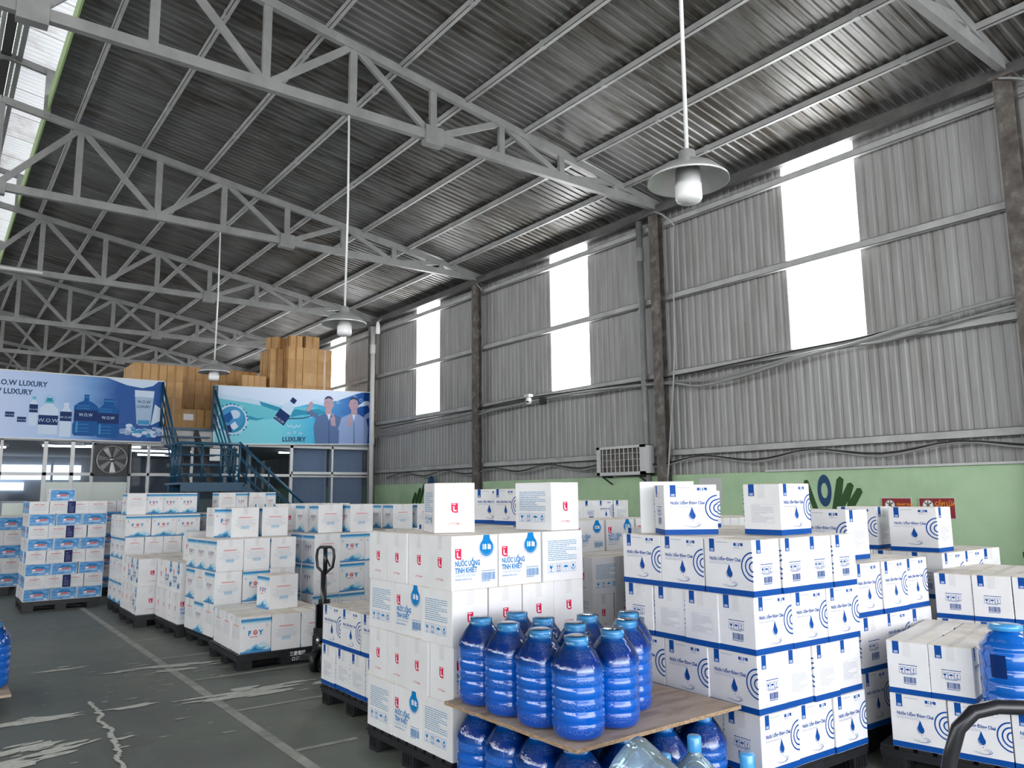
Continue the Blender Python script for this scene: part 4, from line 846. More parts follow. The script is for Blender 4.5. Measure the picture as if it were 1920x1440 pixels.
# ------------------------------------------------------------------ blue stair to the mezzanine
st = empty('steel_stair', (0, 0, 0)); b = 'stairblue'
zt, zl, yt, yl = 3.15, 1.93, 17.58, 16.2
mb = MB(); mb.box((3.95, yt-.05, zt-.05), (5.0, yt+.25, zt), b); mb.build('top_step', st)
tread = MB().box((-.48, -.12, -.03), (.48, .12, 0), b).mesh('tread')
for k in range(1, 6): t = k/6; link('tread', tread, st, (4.36+.06*k*0, yt+(yl-yt)*t, zt+(zl-zt)*t))
for x in (4.15, 4.62): 
    MB().bar((x, yt, zt-.1), (x, yl, zl-.05), .07, .16, 'stringer').build('stringer', st)
    for k in range(1, 6): t = k/6; MB().add([(x, yt+(yl-yt)*t-.1, zt+(zl-zt)*t-.03), (x, yt+(yl-yt)*t+.1, zt+(zl-zt)*t-.03), (x, yt+(yl-yt)*t+.05, zt+(zl-zt)*t-.2), (x+.02, yt+(yl-yt)*t-.1, zt+(zl-zt)*t-.03), (x+.02, yt+(yl-yt)*t+.1, zt+(zl-zt)*t-.03), (x+.02, yt+(yl-yt)*t+.05, zt+(zl-zt)*t-.2)], [(0, 1, 2), (3, 5, 4), (0, 2, 5, 3), (1, 4, 5, 2), (0, 3, 4, 1)], 'stringer').build('tread_bracket', st)
mb = MB(); mb.box((3.72, 15.2, zl-.04), (4.95, yl, zl), b); mb.box((3.78, 15.2, zl-.17), (4.92, 15.26, zl-.04), b); mb.box((3.78, yl-.06, zl-.17), (4.92, yl, zl-.04), b); mb.build('landing', st)
MB().box((3.98, 15.35, 0), (4.16, 15.5, zl-.04), b).build('landing_post', st); MB().box((4.70, 15.9, 0), (4.82, 16.0, zl-.04), 'stringer').build('landing_post', st)
def rail(pts, r=.022, n='handrail'): MB().tube(pts, r, b, 8).build(n, st)
for x in (3.90, 4.97):
    for dz, r_ in ((.95, .028), (.66, .016), (.42, .016), (.2, .016)):
        rail([(x, yt+.02, zt+dz), (x, yl, zl+dz*.80)], r_, 'handrail' if dz > .9 else 'guard_rail')
    for t in (0, 1): rail([(x, yt+(yl-yt)*t, zt+(zl-zt)*t), (x, yt+(yl-yt)*t, zt+(zl-zt)*t+(.95 if t == 0 else .76))], .028, 'rail_post')
MB().box((4.95, yt-.1, zt), (5.03, yt, 4.12), b).build('rail_post', st)
for dz, r_ in ((.74, .028), (.52, .014), (.32, .014), (.12, .014)):
    rail([(3.75, yl, zl+dz), (3.75, 15.25, zl+dz), (4.85, 15.25, zl+dz)], r_, 'handrail' if dz > .7 else 'guard_rail')
for x, y in ((3.75, 15.25), (4.15, 15.25), (4.50, 15.25), (4.85, 15.25), (3.75, 15.8)): rail([(x, y, zl), (x, y, zl+.74)], .022, 'rail_post')
# lower flight runs down to the right
x0, z0, x1, z1 = 4.95, zl, 7.0, .0
for y in (15.3, 16.1):
    MB().bar((x0, y, z0-.08), (x1, y, z1+.02), .06, .16, b, ).build('stringer', st)
    for dz, r_ in ((.78, .030), (.48, .016), (.25, .016)): rail([(x0-.1, y, z0+dz), (x1-.05, y, z1+dz+.05)], r_, 'handrail' if dz > .7 else 'guard_rail')
    for t in (.03, .25, .5, .75, .97): rail([(x0+(x1-x0)*t, y, z0+(z1-z0)*t), (x0+(x1-x0)*t, y, z0+(z1-z0)*t+.80)], .02, 'rail_post')
tr2 = MB().box((-.12, -.38, -.03), (.12, .38, 0), b).mesh('tread')
for k in range(1, 9): t = k/9; link('tread', tr2, st, (x0+(x1-x0)*t, 15.7, z0+(z1-z0)*t))
tag(st, 'blue steel stair with landing and handrails between the two banners', 'staircase')
MB().box((4.95, Y0-.02, 2.45), (5.18, Y0+.0, 2.72), 'white').build('x')
o = bpy.data.objects['x']; o.name = 'paper_notice'; o.location.y = -.06; tag(o, 'white paper notice on the glass below the right banner', 'notice')

# ------------------------------------------------------------------ pallet loads of water cartons
# 1 red logo load behind the blue bottles
W1 = 'in load behind blue bottles'
pallet(2.484, 3.87, .02, 'black pallet under the red logo load behind the blue bottles')
stack('red logo carton', W1, 'red logo cartons behind the bottles', 2.484, 3.87, 1.044, 1.022, .02, .15, [
    ('L', 4, 3, '3333', '323', .315), ('L', 3, 4, '001', '0000', .315), ('L', 4, 3, '3333', '323', .315), ('L', 3, 4, '001', '0000', .315)])
G1 = 'loose red logo cartons on top'
box_at('L', 2.748, 4.325, 1.412, 1.222, 'white carton with red logo standing alone on the left of the front load', G1)
box_at('L', 3.391, 4.093, 1.412, 1.667, 'white carton turned corner forward, showing blue text, atop the front load', G1)
# 2 blue droplet load, front right
pallet(3.649, 2.65, -.03, 'black pallet under the large droplet load beside the plywood')
stack('blue droplet carton', 'in load right of plywood', 'droplet cartons right of the plywood', 3.645, 2.645, .99, 1.03, -.04, .15, [
    ('B', 3, 4, '000', '0110', .309), ('B', 4, 3, '3222', '222', .309), ('B', 3, 4, '000', '0110', .309), ('B', 4, 3, '3333', '333', .309)])
G2 = 'loose droplet cartons on the front load'
box_at('B', 3.895, 3.31, 1.388, -.60, 'droplet carton with front to camera, left on top of the droplet load', G2)
box_at('B', 4.26, 2.885, 1.388, PI+.04, 'droplet carton standing corner forward, right on top of the droplet load', G2)
# 3 and 4 taller droplet loads by the wall
pallet(4.86, 2.74, -.03, 'black pallet under the second droplet load, seen beside the gap')
stack('blue droplet carton', 'in second droplet load', 'droplet cartons of the second load', 4.85, 2.735, .93, 1.05, -.03, .15, [
    ('B20', 3, 4, '000', '0000', .342), ('B20', 3, 4, '303', '0000', .342), ('B20', 3, 4, '000', '0000', .342)])
pallet(6.14, 2.76, -.02, 'black pallet under the droplet load against the green wall')
stack('blue droplet carton', 'in wall side droplet load', 'droplet cartons of the wall side load', 6.14, 2.76, 1.0, 1.1, -.02, .15, [
    ('B20', 3, 4, '000', '0000', .342), ('B20', 3, 4, '000', '0000', .342), ('B20', 3, 4, '003', '0000', .342)])
G3 = 'loose droplet cartons near the wall'
box_at('B20', 5.20, 3.06, 1.177, -PI/2-.02, 'droplet carton on top of second load, showing transport icons and barcode', G3, 1.05)
link_ = box_at('B20', 5.27, 3.42, 1.177, -PI/2, 'droplet carton half hidden behind the one with icons, second load', G3, 1.05)
box_at('B20', 6.33, 3.45, 1.177, -PI/2+.03, 'droplet carton with faint text box below the no smoking sign', G3)
box_at('B20', 6.30, 2.98, 1.177, -PI/2+.05, 'rightmost loose droplet carton, raised flap, below the no fire sign', G3, 1.1)
# 5 low droplet load, right edge
pallet(4.884, 1.579, .20, 'black pallet under the low droplet load at the right edge')
stack('blue droplet carton', 'in low right load', 'droplet cartons of the low right load', 4.884, 1.579, 1.0, .93, .2, .15, [
    ('B', 4, 3, '3333', '222', .303), ('B', 3, 4, '000', '0000', .303, (2, 3))])
# 5b load behind it, reaching higher
pallet(5.96, 1.74, .20, 'black pallet under the droplet load beyond the low one', .95)
stack('blue droplet carton', 'in load beyond low one', 'droplet cartons beyond the low load', 5.96, 1.74, .95, .95, .2, .15, [
    ('B', 4, 3, '2222', '222', .303), ('B', 3, 4, '000', '0000', .303), ('B', 3, 4, '000', '0000', .310)])
o = MB().box((0, 0, 0), (.10, .45, .05), 'black').box((0, 0, .05), (.5, .05, .35), 'black').build('seat_back', loc=(7.75, 2.35, 1.05)); o.name = 'black_chair'; e_ = o
MB().box((.03, .05, -1.05), (.07, .09, 0), 'blackmetal').build('leg', o); MB().box((.03, .37, -1.05), (.07, .41, 0), 'blackmetal').build('leg', o)
tag(o, 'black chair back showing behind the cartons at the right edge', 'chair')
# 6 two-layer droplet load left of the front load
pallet(2.70, 5.14, .017, 'black pallet under the two layer droplet load beside the pallet jack')
stack('blue droplet carton', 'in load beside pallet jack', 'droplet cartons beside the pallet jack', 2.698, 5.142, 1.0, 1.02, .01, .15, [
    ('B', 3, 4, '111', '1111', .31), ('B', 4, 3, '2222', '222', .31)])
# 6b behind the front load: four droplet layers, cartons on top
pallet(3.62, 5.25, 0, 'black pallet hidden behind the front red logo load')
stack('blue droplet carton', 'in load behind front load', 'droplet cartons behind the front load', 3.62, 5.25, .98, 1.0, 0, .15, [
    ('B', 4, 3, '2222', '222', .309), ('B', 3, 4, '000', '0000', .309), ('B', 4, 3, '2222', '222', .309), ('B', 3, 4, '000', '0000', .309)])
G4 = 'droplet cartons between the two loose logo cartons'
box_at('B', 4.20, 5.78, 1.388, -PI/2+.28, 'droplet carton in shade between the two loose red logo cartons, left one', G4)
box_at('B', 4.15, 5.42, 1.388, -PI/2+.0, 'droplet carton in shade, half hidden by the corner forward logo carton', G4)
# 8 red logo load between front load and droplet load
pallet(4.70, 5.08, 0, 'black pallet under the logo load seen between the two front loads')
stack('red logo carton', 'in load seen through gap', 'red logo cartons seen through the gap', 4.68, 5.05, 1.04, 1.05, 0, .15, [
    ('L', 3, 4, '111', '0000', .313), ('L', 4, 3, '3333', '222', .313), ('L', 3, 4, '111', '0000', .313)])
for k in range(3):
    for j in range(2): box_at('L12', 5.17+.42*k, 5.73+.285*j, 1.09, RND.uniform(-.02, .02), ['white twelve litre carton with red logo, %s row, %s from left, above gap load' % (('front', 'back')[j], ORD[k])][0], 'twelve litre cartons above the gap')
# filler loads to the wall with flat tops
pallet(6.0, 4.75, 0, 'black pallet under the flat topped load before the green wall')
stack('red logo carton', 'in flat load before wall', 'red logo cartons before the wall', 6.0, 4.75, 1.0, 1.0, 0, .15, [('L', 3, 4, '111', '0000', .313), ('L', 4, 3, '3333', '333', .313), ('L', 3, 4, '111', '0000', .313), ('L', 4, 3, '3333', '333', .313)])
pallet(4.93, 3.9, 0, 'black pallet behind the droplet load')
stack('blue droplet carton', 'in load behind droplet load', 'droplet cartons behind the droplet load', 4.93, 3.88, 1.0, 1.0, 0, .15, [('B', 3, 4, '000', '0000', .30), ('B', 3, 4, '000', '0000', .30), ('B', 3, 4, '000', '0000', .30), ('B', 3, 4, '000', '0000', .30)])
box_at('B', 5.35, 4.42, 1.352, -.6, 'droplet carton mostly hidden behind the corner forward droplet carton', 'hidden loose cartons')
pallet(6.60, 7.5, 0, 'black pallet under the distant droplet load before the green wall')
stack('blue droplet carton', 'in distant droplet load', 'droplet cartons of the distant load', 6.55, 7.5, 1.1, 1.0, 0, .33, [('B', 3, 4, '000', '0000', .309), ('B', 4, 3, '2222', '222', .309), ('B', 3, 4, '000', '0000', .309), ('B', 4, 3, '2302', '222', .30)])
o = MB().box((6.6, 7.5, .150), (7.6, 8.5, .329), 'ply').build('timber_base'); tag(o, 'timber base raising the distant droplet load', 'base')
o = MB().box((4.95, 4.9, 0), (5.0, 4.95, .02), 'ply')
# white board leaning behind the droplet load
o = MB().box((0, 0, 0), (.36, .02, .335), 'white').build('white_board', loc=(3.79, 3.60, 1.388), rz=-.62); tag(o, 'plain white board standing behind the left loose droplet carton', 'board')

# 7 mountain cartons, front pallet with the jack
pallet(2.50, 7.68, -.02, 'black pallet with white characters under the low mountain load')
pf = [o for o in bpy.data.objects if o.get('label') == 'black pallet with white characters under the low mountain load'][0]
a = Art(.001); a.text(.0, .085, '三菱電機', .045, 'white', .012, 'CENTER'); a.text(.0, .035, 'ロジス', .045, 'white', .012, 'CENTER'); mb = MB(); a.put(mb, lambda u, v, e_: (u+.10, -.552-e_, v)); 
MB().box((-.02, -.552, .015), (.22, -.546, .13), 'black').build('name_plate', pf); o = mb.build('stencilled_name', pf); o['label'] = 'white stencilled characters'
stack('mountain carton', 'in low mountain load', 'mountain cartons of the low load', 2.526, 7.703, .90, .98, -.026, .15, [('FA', 3, 3, '022', '000', .343)])
box_at('FA', 3.07, 8.22, .493, -PI/2+.08, 'single mountain carton standing on top of the low mountain load', 'single mountain carton', 1.0)
pallet(2.60, 8.80, .03, 'black pallet under the three layer mountain load behind the low one')
stack('mountain carton', 'in three layer mountain load', 'mountain cartons of the three layer load', 2.59, 8.804, .92, .98, .05, .15, [
    ('FA', 3, 3, '002', '020', .345), ('FA', 3, 3, '202', '202', .345), ('FA', 3, 3, '222', '222', .345)])
G5 = 'loose mountain cartons on the three layer load'
for x, y, rz, lb_ in ((2.86, 9.50, 0.0, 'loose mountain carton at the back left of the three layer load, text side forward'), (3.00, 9.28, -PI/2, 'loose mountain carton in the middle of the three layer load'), (3.37, 9.33, -PI/2+.03, 'rightmost loose mountain carton on the three layer load')): box_at('FA', x, y, 1.186, rz, lb_, G5)
pallet(3.75, 8.85, .05, 'black pallet under the tall mountain load behind the pallet jack')
stack('mountain carton', 'in load behind jack handle', 'mountain cartons behind the jack handle', 3.72, 8.83, 1.04, .95, .06, .15, [
    ('FA', 3, 3, '002', '022', .351), ('FA', 3, 3, '202', '022', .351), ('FA', 3, 3, '200', '220', .351)])
G6 = 'loose mountain cartons behind the jack handle'
for x, y, rz, lb_ in ((4.05, 9.25, -PI/2-.03, 'loose mountain carton above the jack handle, text side forward'), (4.40, 9.12, -PI/2+.04, 'loose mountain carton behind the left end of the front load'), (4.02, 9.62, -PI/2, 'loose mountain carton second back above the jack handle')): box_at('FA', x, y, 1.204, rz, lb_, G6)
pallet(3.72, 10.05, 0, 'black pallet under the twenty litre load below the stair')
stack('red logo carton', 'in load below stair', 'red logo cartons below the stair', 3.75, 10.15, 1.05, 1.1, 0, .15, [('L20', 3, 3, '222', '222', .35), ('L20', 3, 3, '222', '222', .35), ('L20', 3, 3, '022', '222', .35), ('L20', 3, 3, '202', '222', .35)])
# far mountain loads near the office
pallet(2.325, 12.254, 0, 'black pallet under the left far mountain load')
stack('wide mountain carton', 'in far left mountain load', 'wide mountain cartons of the far left load', 2.325, 12.254, 1.03, 1.067, .003, .15, [
    ('FB', 4, 3, '2222', '222', .314), ('FB', 3, 4, '000', '0000', .314), ('FB', 4, 3, '2222', '222', .314), ('FB', 3, 4, '000', '0000', .314)])
G7 = 'loose mountain cartons on the far load'
for x, y, rz, sx, lb_ in ((2.50, 12.66, -PI/2, .95, 'leftmost loose carton on the far mountain load, text side forward'), (2.76, 12.72, 0, .72, 'second loose carton on the far mountain load'), (3.02, 12.80, 0, .72, 'third loose carton on the far mountain load'), (3.27, 12.80, 0, .76, 'rightmost loose carton on the far mountain load')): box_at('FB', x, y, 1.408, rz, lb_, G7, sx)
pallet(3.50, 12.25, 0, 'black pallet under the right far mountain load')
stack('wide mountain carton', 'in far right mountain load', 'wide mountain cartons of the far right load', 3.50, 12.25, 1.03, 1.067, 0, .15, [
    ('FB', 4, 3, '2222', '222', .314), ('FB', 3, 4, '000', '0000', .314), ('FB', 4, 3, '2222', '222', .314), ('FB', 4, 3, '2222', '222', .314)])
for x, rz, sx, lb_ in ((3.82, -PI/2, 1, 'leftmost of four loose mountain cartons in front of the stair'), (4.06, 0, .55, 'second of four loose mountain cartons in front of the stair'), (4.30, -PI/2, 1, 'third of four loose mountain cartons in front of the stair'), (4.53, 0, .5, 'rightmost of four loose mountain cartons in front of the stair')): box_at('FB', x, 12.7, 1.408, rz, lb_, 'loose mountain cartons before the stair', sx)
# small logo loads at the aisle
pallet(2.27, 11.05, 0, 'black pallet under the left small logo load at the aisle')
stack('red logo carton', 'in left aisle load', 'red logo cartons of the left aisle load', 2.295, 11.125, 1.04, 1.05, .008, .15, [('L20', 3, 4, '222', '0000', .354), ('L20', 3, 3, '222', '221', .354)])
pallet(2.50, 9.93, .02, 'black pallet under the right small logo load at the aisle')
stack('red logo carton', 'in right aisle load', 'red logo cartons of the right aisle load', 2.521, 9.983, 1.04, 1.05, .02, .15, [('L20', 3, 4, '000', '0000', .358), ('L20', 3, 3, '222', '220', .358)])
box_at('L20', 2.84, 10.35, .867, 0, 'red logo carton on top of the right small logo load', 'single logo carton', .9)
# blue panel cartons, far left
pallet(1.255, 13.6, 0, 'black pallet under the tall blue panel load at the far left')
PL = lambda k: ('P', 3, 4, '000', '0000', .183) if k % 2 == 0 else ('P', 4, 3, '2222', '222', .183)
stack('blue panel carton', 'in tall panel load', 'blue panel cartons of the tall load', 1.255, 13.6, 1.044, .98, 0, .15, [PL(k) for k in range(8)], jit=.006)
for k in (1, 3, 5, 7): box_at('PD', 1.255+.52+.03, 13.6+.055, .15+.183*k, 0, 'narrow dark blue carton face, %s row of the tall panel load' % ORD[k], 'dark panels of the tall load', 1.1, .5, 1.0)
box_at('P', 1.70, 13.95, 1.616, .02, 'single blue panel carton on top of the tall panel load', 'single panel carton')
pallet(.28, 16.2, 0, 'black pallet under the panel load at the left edge')
stack('blue panel carton', 'in left edge panel load', 'blue panel cartons of the left edge load', .28, 16.2, 1.15, 1.0, 0, .15, [('P', 3, 4, '000', '0000', .24) if k % 2 == 0 else ('P', 4, 3, '2222', '222', .24) for k in range(5)])
pallet(2.42, 15.0, 0, 'black pallet under the shaded panel load behind the mountain load')
stack('blue panel carton', 'in shaded panel load', 'blue panel cartons of the shaded load', 2.42, 15.0, 1.05, 1.0, 0, .15, [PL(k) for k in range(8)])
# mountain load before the green wall
pallet(5.25, 9.95, 0, 'black pallet under the mountain load before the far green wall')
stack('mountain carton', 'in load before green wall', 'mountain cartons before the green wall', 5.22, 9.9, .95, 1.0, 0, .15, [('FA', 3, 3, '222', '222', .343), ('FA', 3, 3, '222', '222', .343), ('FA', 3, 3, '222', '222', .343)])
G8 = 'loose mountain cartons before the green wall'
for x, y, lb_ in ((5.55, 10.12, 'loose mountain carton before the green wall, text side forward'), (5.53, 10.45, 'second loose mountain carton back before the green wall'), (5.95, 10.12, 'loose mountain carton half hidden by the left loose logo carton')): box_at('FA', x, y, 1.18, -PI/2, lb_, G8)
pallet(5.5, 12.5, 0, 'black pallet under the small panel load by the office door')
stack('blue panel carton', 'in load by office door', 'blue panel cartons by the office door', 5.45, 12.5, 1.3, 1.0, 0, .15, [('P', 4, 4, '0000', '0000', .25)]*5)

# ------------------------------------------------------------------ kraft cartons on the mezzanine
ZM = 3.14
def kraft(what, x, y, nx, ny, cw, cd_, h, n, group, label_end, drop=(), oy=0):
    for k in range(n):
        for j in range(ny):
            for i in range(nx):
                if (i > 0 and j > 0 and k < n-1) or (i, j, k) in drop: continue
                q = T['K']; row = 'top' if k == n-1 else ('bottom' if k == 0 else ORD[k])
                o = box_at('K', x+(i+.5)*cw, y+(j+.5)*cd_, ZM+oy+h*k, RND.choice((0, PI/2))*0+(PI/2 if RND.random() < .0 else 0)+RND.uniform(-.015, .015), '%s, %s layer, %s column, %s back, %s' % (what, row, ORD[i], ORD[j], label_end), group, (cw-.008)/.38, (cd_-.008)/.38, (h-.002)/.325)
kraft('brown carton', 6.92, 18.3, 3, 1, .385, .38, .317, 7, 'brown cartons of the tall tower', 'in tall tower')
kraft('brown carton', 6.58, 18.6, 1, 2, .33, .38, .31, 7, 'brown cartons beside the tall tower', 'left of tower')
box_at('K', 7.55, 18.5, ZM+.317*7, 0, 'brown carton alone on top of the tall tower', 'topmost brown cartons', .95, .95, .95)
box_at('K', 7.14, 18.5, ZM+.317*7-.0, 0, 'brown carton behind the topmost one of the tower', 'topmost brown cartons', .8, .8, .9)
box_at('K', 6.78, 18.80, ZM+.31*7, .5, 'turned brown carton on the left of the tall tower', 'topmost brown cartons', .9, .9, .95)
kraft('brown carton', 3.42, 18.2, 3, 3, .345, .36, .365, 4, 'brown cartons behind the left banner', 'behind left banner')
kraft('brown carton', 4.75, 19.8, 5, 1, .385, .38, .345, 5, 'brown cartons of the back row', 'in back row')
kraft('brown carton', 4.45, 18.3, 2, 1, .36, .38, .40, 1, 'brown cartons at the stair head', 'at stair head', oy=.10)
kraft('brown carton', 5.9, 18.6, 2, 1, .30, .3, .29, 5, 'small brown cartons left of the tower', 'small ones by tower')
for x, y, z, lb_ in ((4.63, 18.285, 3.46, 'white paper label on the carton at the stair head'),): o = MB().box((-.11, -.004, -.07), (.11, 0, .07), 'white').build('paper_label', loc=(x, y, z)); tag(o, lb_, 'label')
o = MB().box((4.42, 18.28, ZM), (5.2, 18.7, ZM+.098), 'kraft').build('kraft_tray'); tag(o, 'flat brown tray under the cartons at the stair head', 'tray')

# ------------------------------------------------------------------ plywood and bottles
PZ = .51
e = link('plywood_sheet', None, None, (0, 0, 0))
ca = [(2.42, 2.74), (3.60, 2.73), (3.62, 3.80), (2.40, 3.82)]
mb = MB(); mb.add([(x, y, PZ) for x, y in ca], [(0, 1, 2, 3)], 'ply'); mb.add([(x, y, PZ-.018) for x, y in ca], [(3, 2, 1, 0)], 'ply'); o = mb.build('face_veneer', e)
mb = MB(); mb.add([(x, y, PZ) for x, y in ca]+[(x, y, PZ-.018) for x, y in ca], [(i, 4+i, 4+(i+1) % 4, (i+1) % 4) for i in range(4)], 'plyedge'); mb.build('sheet_edge', e)
tag(e, 'plywood sheet laid over blue bottles, carrying more blue bottles', 'plywood')
Rb = .126
BP = [(0, .012), (.06, .004), (.095, .004), (.112, .012), (.123, .032), (Rb, .055), (Rb, .075), (Rb-.005, .082), (Rb, .09), (Rb, .125), (Rb-.006, .133), (Rb-.006, .139), (Rb, .147), (Rb, .178), (Rb-.006, .186), (Rb-.006, .192), (Rb, .20), (Rb, .232), (Rb-.006, .24), (Rb-.006, .246), (Rb, .254), (Rb, .285), (Rb-.005, .292), (Rb, .30), (Rb-.002, .318), (.119, .334), (.108, .352), (.093, .374), (.078, .396), (.064, .412), (.056, .418), (.053, .424)]
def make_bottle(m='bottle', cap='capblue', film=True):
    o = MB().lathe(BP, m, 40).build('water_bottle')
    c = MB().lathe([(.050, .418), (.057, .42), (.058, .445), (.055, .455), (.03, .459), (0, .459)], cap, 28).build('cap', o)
    if film:
        f = MB(); n = 40; prof = [(.130, .30), (.128, .322), (.119, .345), (.104, .372), (.088, .397), (.073, .415), (.062, .432), (.0612, .458), (.045, .463), (0, .462)]
        f.lathe(prof, 'film', n); rr = random.Random(2)
        f.v = [(x*(1+.012*math.sin(9*math.atan2(y, x)+z*60)), y*(1+.012*math.sin(9*math.atan2(y, x)+z*60)), z) for x, y, z in f.v]
        link('shrink_film', f.mesh('shrink_film'), o)
    return o
b0 = make_bottle()
TOPB = [(2.565, 2.885, 'nearest blue bottle at the front corner of the plywood'), (2.55, 3.145, 'second blue bottle along the left edge of the plywood, from the front'), (2.54, 3.405, 'third blue bottle along the left edge of the plywood'), (2.545, 3.665, 'leftmost blue bottle on the plywood, beside the logo cartons'),
        (2.83, 2.91, 'blue bottle on the plywood just right of the nearest one'), (2.81, 3.17, 'blue bottle on the plywood, second row, second from the front'), (2.80, 3.425, 'blue bottle on the plywood, second row, third from the front'), (2.81, 3.68, 'blue bottle at the back of the second row on the plywood'),
        (3.09, 3.07, 'blue bottle at the front of the third row on the plywood'), (3.05, 3.335, 'blue bottle second in the third row, mostly hidden, on the plywood'), (3.30, 3.26, 'rightmost blue bottle on the plywood')]
for i, (x, y, lb_) in enumerate(TOPB):
    o = b0 if i == 0 else clone(b0); o.location = (x, y, PZ+.001); o.rotation_euler = (0, 0, RND.random()*6); tag(o, lb_, 'bottle', 'blue bottles on the plywood')
LOWB = [(2.56, 3.70, 'leftmost blue bottle under the plywood'), (2.56, 3.43, 'second blue bottle under the plywood from the left'), (2.56, 3.16, 'third blue bottle under the plywood from the left'), (2.56, 2.89, 'blue bottle under the front corner of the plywood'),
        (2.84, 2.87, 'blue bottle under the plywood, next to the front corner one'), (3.12, 2.87, 'blue bottle under the right part of the plywood, behind clear jugs'), (3.42, 2.86, 'rightmost blue bottle under the plywood'), (2.84, 3.4, 'shaded blue bottle in the middle under the plywood'), (3.42, 3.2, 'shaded blue bottle at the back right under the plywood'), (3.12, 3.25, 'shaded blue bottle behind the right ones under the plywood')]
for x, y, lb_ in LOWB:
    o = clone(b0); o.location = (x, y, .0); o.scale = (1.03, 1.03, 1.058); o.rotation_euler = (0, 0, RND.random()*6); tag(o, lb_, 'bottle', 'blue bottles under the plywood')
# azure bottle with a label on the right low load
e = MB().lathe([(0, .01), (.09, .0), (.13, .012), (.145, .05), (.147, .09), (.140, .098), (.147, .106), (.147, .16), (.140, .168), (.147, .176), (.147, .24), (.140, .248), (.147, .256), (.147, .33), (.139, .34), (.139, .348), (.145, .358), (.140, .375), (.120, .392), (.116, .396), (.108, .42), (.085, .438), (.068, .448), (.066, .462)], 'bottlepale', 44).build('water_bottle')
MB().lathe([(.064, .452), (.088, .456), (.09, .478), (.086, .488), (0, .49)], 'capblue', 32).build('cap', e)
mb = MB(); a0 = math.atan2(-1.8, -4.8)-.35
vs = []
for k in range(7): t = a0-.28+.56*k/6; vs += [(.1482*math.cos(t), .1482*math.sin(t), .20), (.1482*math.cos(t), .1482*math.sin(t), .33)]
mb.add(vs, [(2*k, 2*k+2, 2*k+3, 2*k+1) for k in range(6)], 'bnavy'); o = mb.build('paper_label', e)
e.location = (4.83, 1.87, .456); e.scale = (.95, .95, .93); tag(e, 'azure water bottle with small dark label on the right low load', 'bottle')
# clear jugs in front
JP = [(0, .012), (.08, .0), (.12, .012), (.132, .04), (.132, .12), (.126, .13), (.132, .14), (.132, .25), (.126, .26), (.132, .27), (.128, .31), (.108, .35), (.075, .385), (.045, .41), (.032, .43), (.030, .47)]
def jugo(loc, rot, lb_, s=1, capm='capblue'):
    o = MB().lathe(JP, 'clearjug', 36).build('water_jug'); MB().lathe([(.034, .44), (.035, .505), (.030, .512), (0, .512)], capm, 24).build('cap', o)
    o.location = loc; o.rotation_euler = rot; o.scale = (s, s, s); tag(o, lb_, 'jug', 'clear jugs before the plywood'); return o
jugo((3.03, 2.58, .0), (0, 0, 0), 'clear jug with blue cap standing before the droplet cartons', .97)
jugo((3.03, 2.28, .0), (0, 0, 0), 'clear jug with blue cap at the bottom right of the jugs', .96)
jugo((2.77, 2.54, .0), (0, 0, 0), 'clear jug whose small blue cap shows beside the tilted jug', .93)
jugo((2.53, 2.575, .50), Vector((.25, -.80, -.52)).to_track_quat('Z', 'Y').to_euler(), 'large pale jug lying tilted over the others', 1.0)
jugo((2.62, 2.30, .0), (0, 0, 0), 'clear jug under the tilted pale jug', .66)
# left edge: board with a wrapped azure bottle
o = MB().box((-.50, 7.3, .14), (.65, 8.4, .16), 'ply').build('bottle_board'); tag(o, 'pale board at the left edge carrying wrapped azure bottles', 'board')
pallet(-.5, 7.38, 0, 'black pallet under the pale board at the left edge', z=-.012)
bw = make_bottle('bottlepale')
for i, (x, y) in enumerate(((.515, 7.62), (.20, 7.62), (.20, 7.94), (.515, 7.94))):
    o = bw if i == 0 else clone(bw); o.location = (x, y, .161); o.scale = (1.1, 1.1, 1.12); tag(o, ['wrapped azure bottle at the left edge of the picture', 'wrapped bottle beside the one at the left edge', 'wrapped bottle at the back left of the left board', 'wrapped bottle at the back right of the left board'][i], 'bottle', 'wrapped bottles on the left board')
    for ch in o.children: ch.scale = (1, 1, 1)

# ------------------------------------------------------------------ pallet jack
pj = empty('pallet_jack', (3.14, 7.20, 0)); bm = 'blackmetal'
MB().tube([(0, .02, .32), (-.01, .05, .92)], .03, bm, 12).build('handle_shaft', pj)
MB().tube([(0, .05, .90), (.075, .05, .965), (.088, .05, 1.06), (.08, .05, 1.13), (.055, .05, 1.155), (-.055, .05, 1.155), (-.08, .05, 1.13), (-.088, .05, 1.06), (-.075, .05, .965), (-.01, .05, .90)], .014, bm, 10, False).build('handle_loop', pj)
MB().tube([(0, .05, .9), (0, .05, 1.15)], .022, bm, 10).build('handle_stem', pj)
MB().bar((.02, .04, 1.04), (.055, .03, .97), .01, .012, bm).build('release_lever', pj)
mb = MB(); mb.box((-.055, -.04, .36), (-.04, .06, .62), bm); mb.box((.04, -.04, .36), (.055, .06, .62), bm); mb.box((-.055, .04, .36), (.055, .06, .66), bm); mb.box((-.075, -.03, .28), (.075, .1, .40), bm); mb.build('handle_yoke', pj)
MB().lathe([(0, .0), (.055, 0), (.055, .14), (.03, .15), (.03, .22), (0, .22)], bm, 18, (0, .06, .12)).build('hydraulic_pump', pj)
MB().lathe([(0, 0), (.018, 0), (.022, .03), (.014, .06), (0, .06)], 'steel', 12, (-.02, -.05, .26)).build('piston', pj)
MB().box((.10, -.0, .33), (.20, .05, .37), 'red').build('red_valve', pj)
mb = MB(); mb.box((-.14, .14, .06), (.14, .22, .30), bm); mb.build('fork_head', pj)
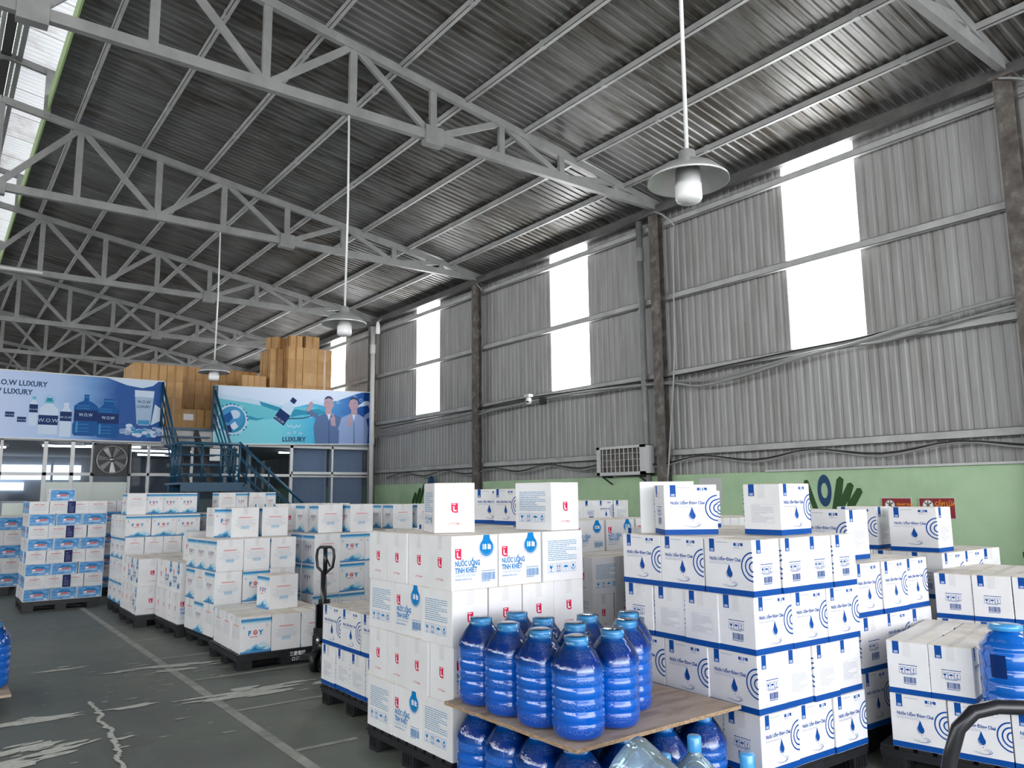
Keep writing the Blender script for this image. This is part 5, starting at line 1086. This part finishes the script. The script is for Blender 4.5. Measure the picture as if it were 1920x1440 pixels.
for s in (-1, 1): MB().box((s*.19-.08, .2, .06), (s*.19+.08, 1.25, .105), bm).build('fork', pj); MB().lathe([(0, -.07), (.035, -.07), (.035, .07), (0, .07)], 'black', 16, M4=Matrix.Translation((s*.19, 1.15, .036)) @ Matrix.Rotation(PI/2, 4, 'Y')).build('load_roller', pj)
for s in (-1, 1):
    R4 = Matrix.Translation((s*.05+.0, -.03, .10)) @ Matrix.Rotation(PI/2, 4, 'Y')
    o = MB().lathe([(.0, -.025), (.06, -.025), (.07, -.02), (.1, -.025), (.1, .025), (.07, .02), (.06, .025), (0, .025)], 'black', 28, M4=R4).build('steer_wheel', pj); MB().lathe([(.078, -.0262), (.088, -.0262)], 'ledge', 28, M4=R4).build('wheel_rim', o)
pj.rotation_euler = (0, 0, -.72); tag(pj, 'black pallet jack with upright loop handle beside the low mountain load', 'pallet jack')

# ------------------------------------------------------------------ hand cart handle, right foreground
hc = empty('hand_cart', (0, 0, 0))
P = [(1.95, .98, .10), (1.96, .97, .55), (1.975, .94, .88), (1.985, .915, 1.02), (1.995, .895, 1.09), (2.02, .868, 1.128), (2.06, .835, 1.14), (2.12, .79, 1.137), (2.25, .69, 1.135), (2.38, .59, 1.13), (2.43, .55, 1.09), (2.45, .535, .9), (2.45, .53, .1)]
MB().tube(P, .0165, bm, 14).build('push_handle', hc)
mb = MB(); mb.add([(1.9, 1.0, .08), (2.42, .48, .08), (3.0, .95, .08), (2.48, 1.5, .08), (1.9, 1.0, .12), (2.42, .48, .12), (3.0, .95, .12), (2.48, 1.5, .12)], [(3, 2, 1, 0), (4, 5, 6, 7), (0, 1, 5, 4), (1, 2, 6, 5), (2, 3, 7, 6), (3, 0, 4, 7)], bm); mb.build('cart_deck', hc)
for x, y in ((2.0, 1.0), (2.42, .6), (2.9, .98), (2.5, 1.4)): MB().lathe([(0, -.015), (.04, -.015), (.04, .015), (0, .015)], 'black', 16, M4=Matrix.Translation((x, y, .04)) @ Matrix.Rotation(PI/2, 4, 'X')).build('caster', hc)
tag(hc, 'hand cart whose black tubular push handle crosses the right foreground', 'cart')
print('cartons', NBOX[0], 'objects', len(bpy.data.objects), 'faces', sum(len(m.polygons) for m in bpy.data.meshes))
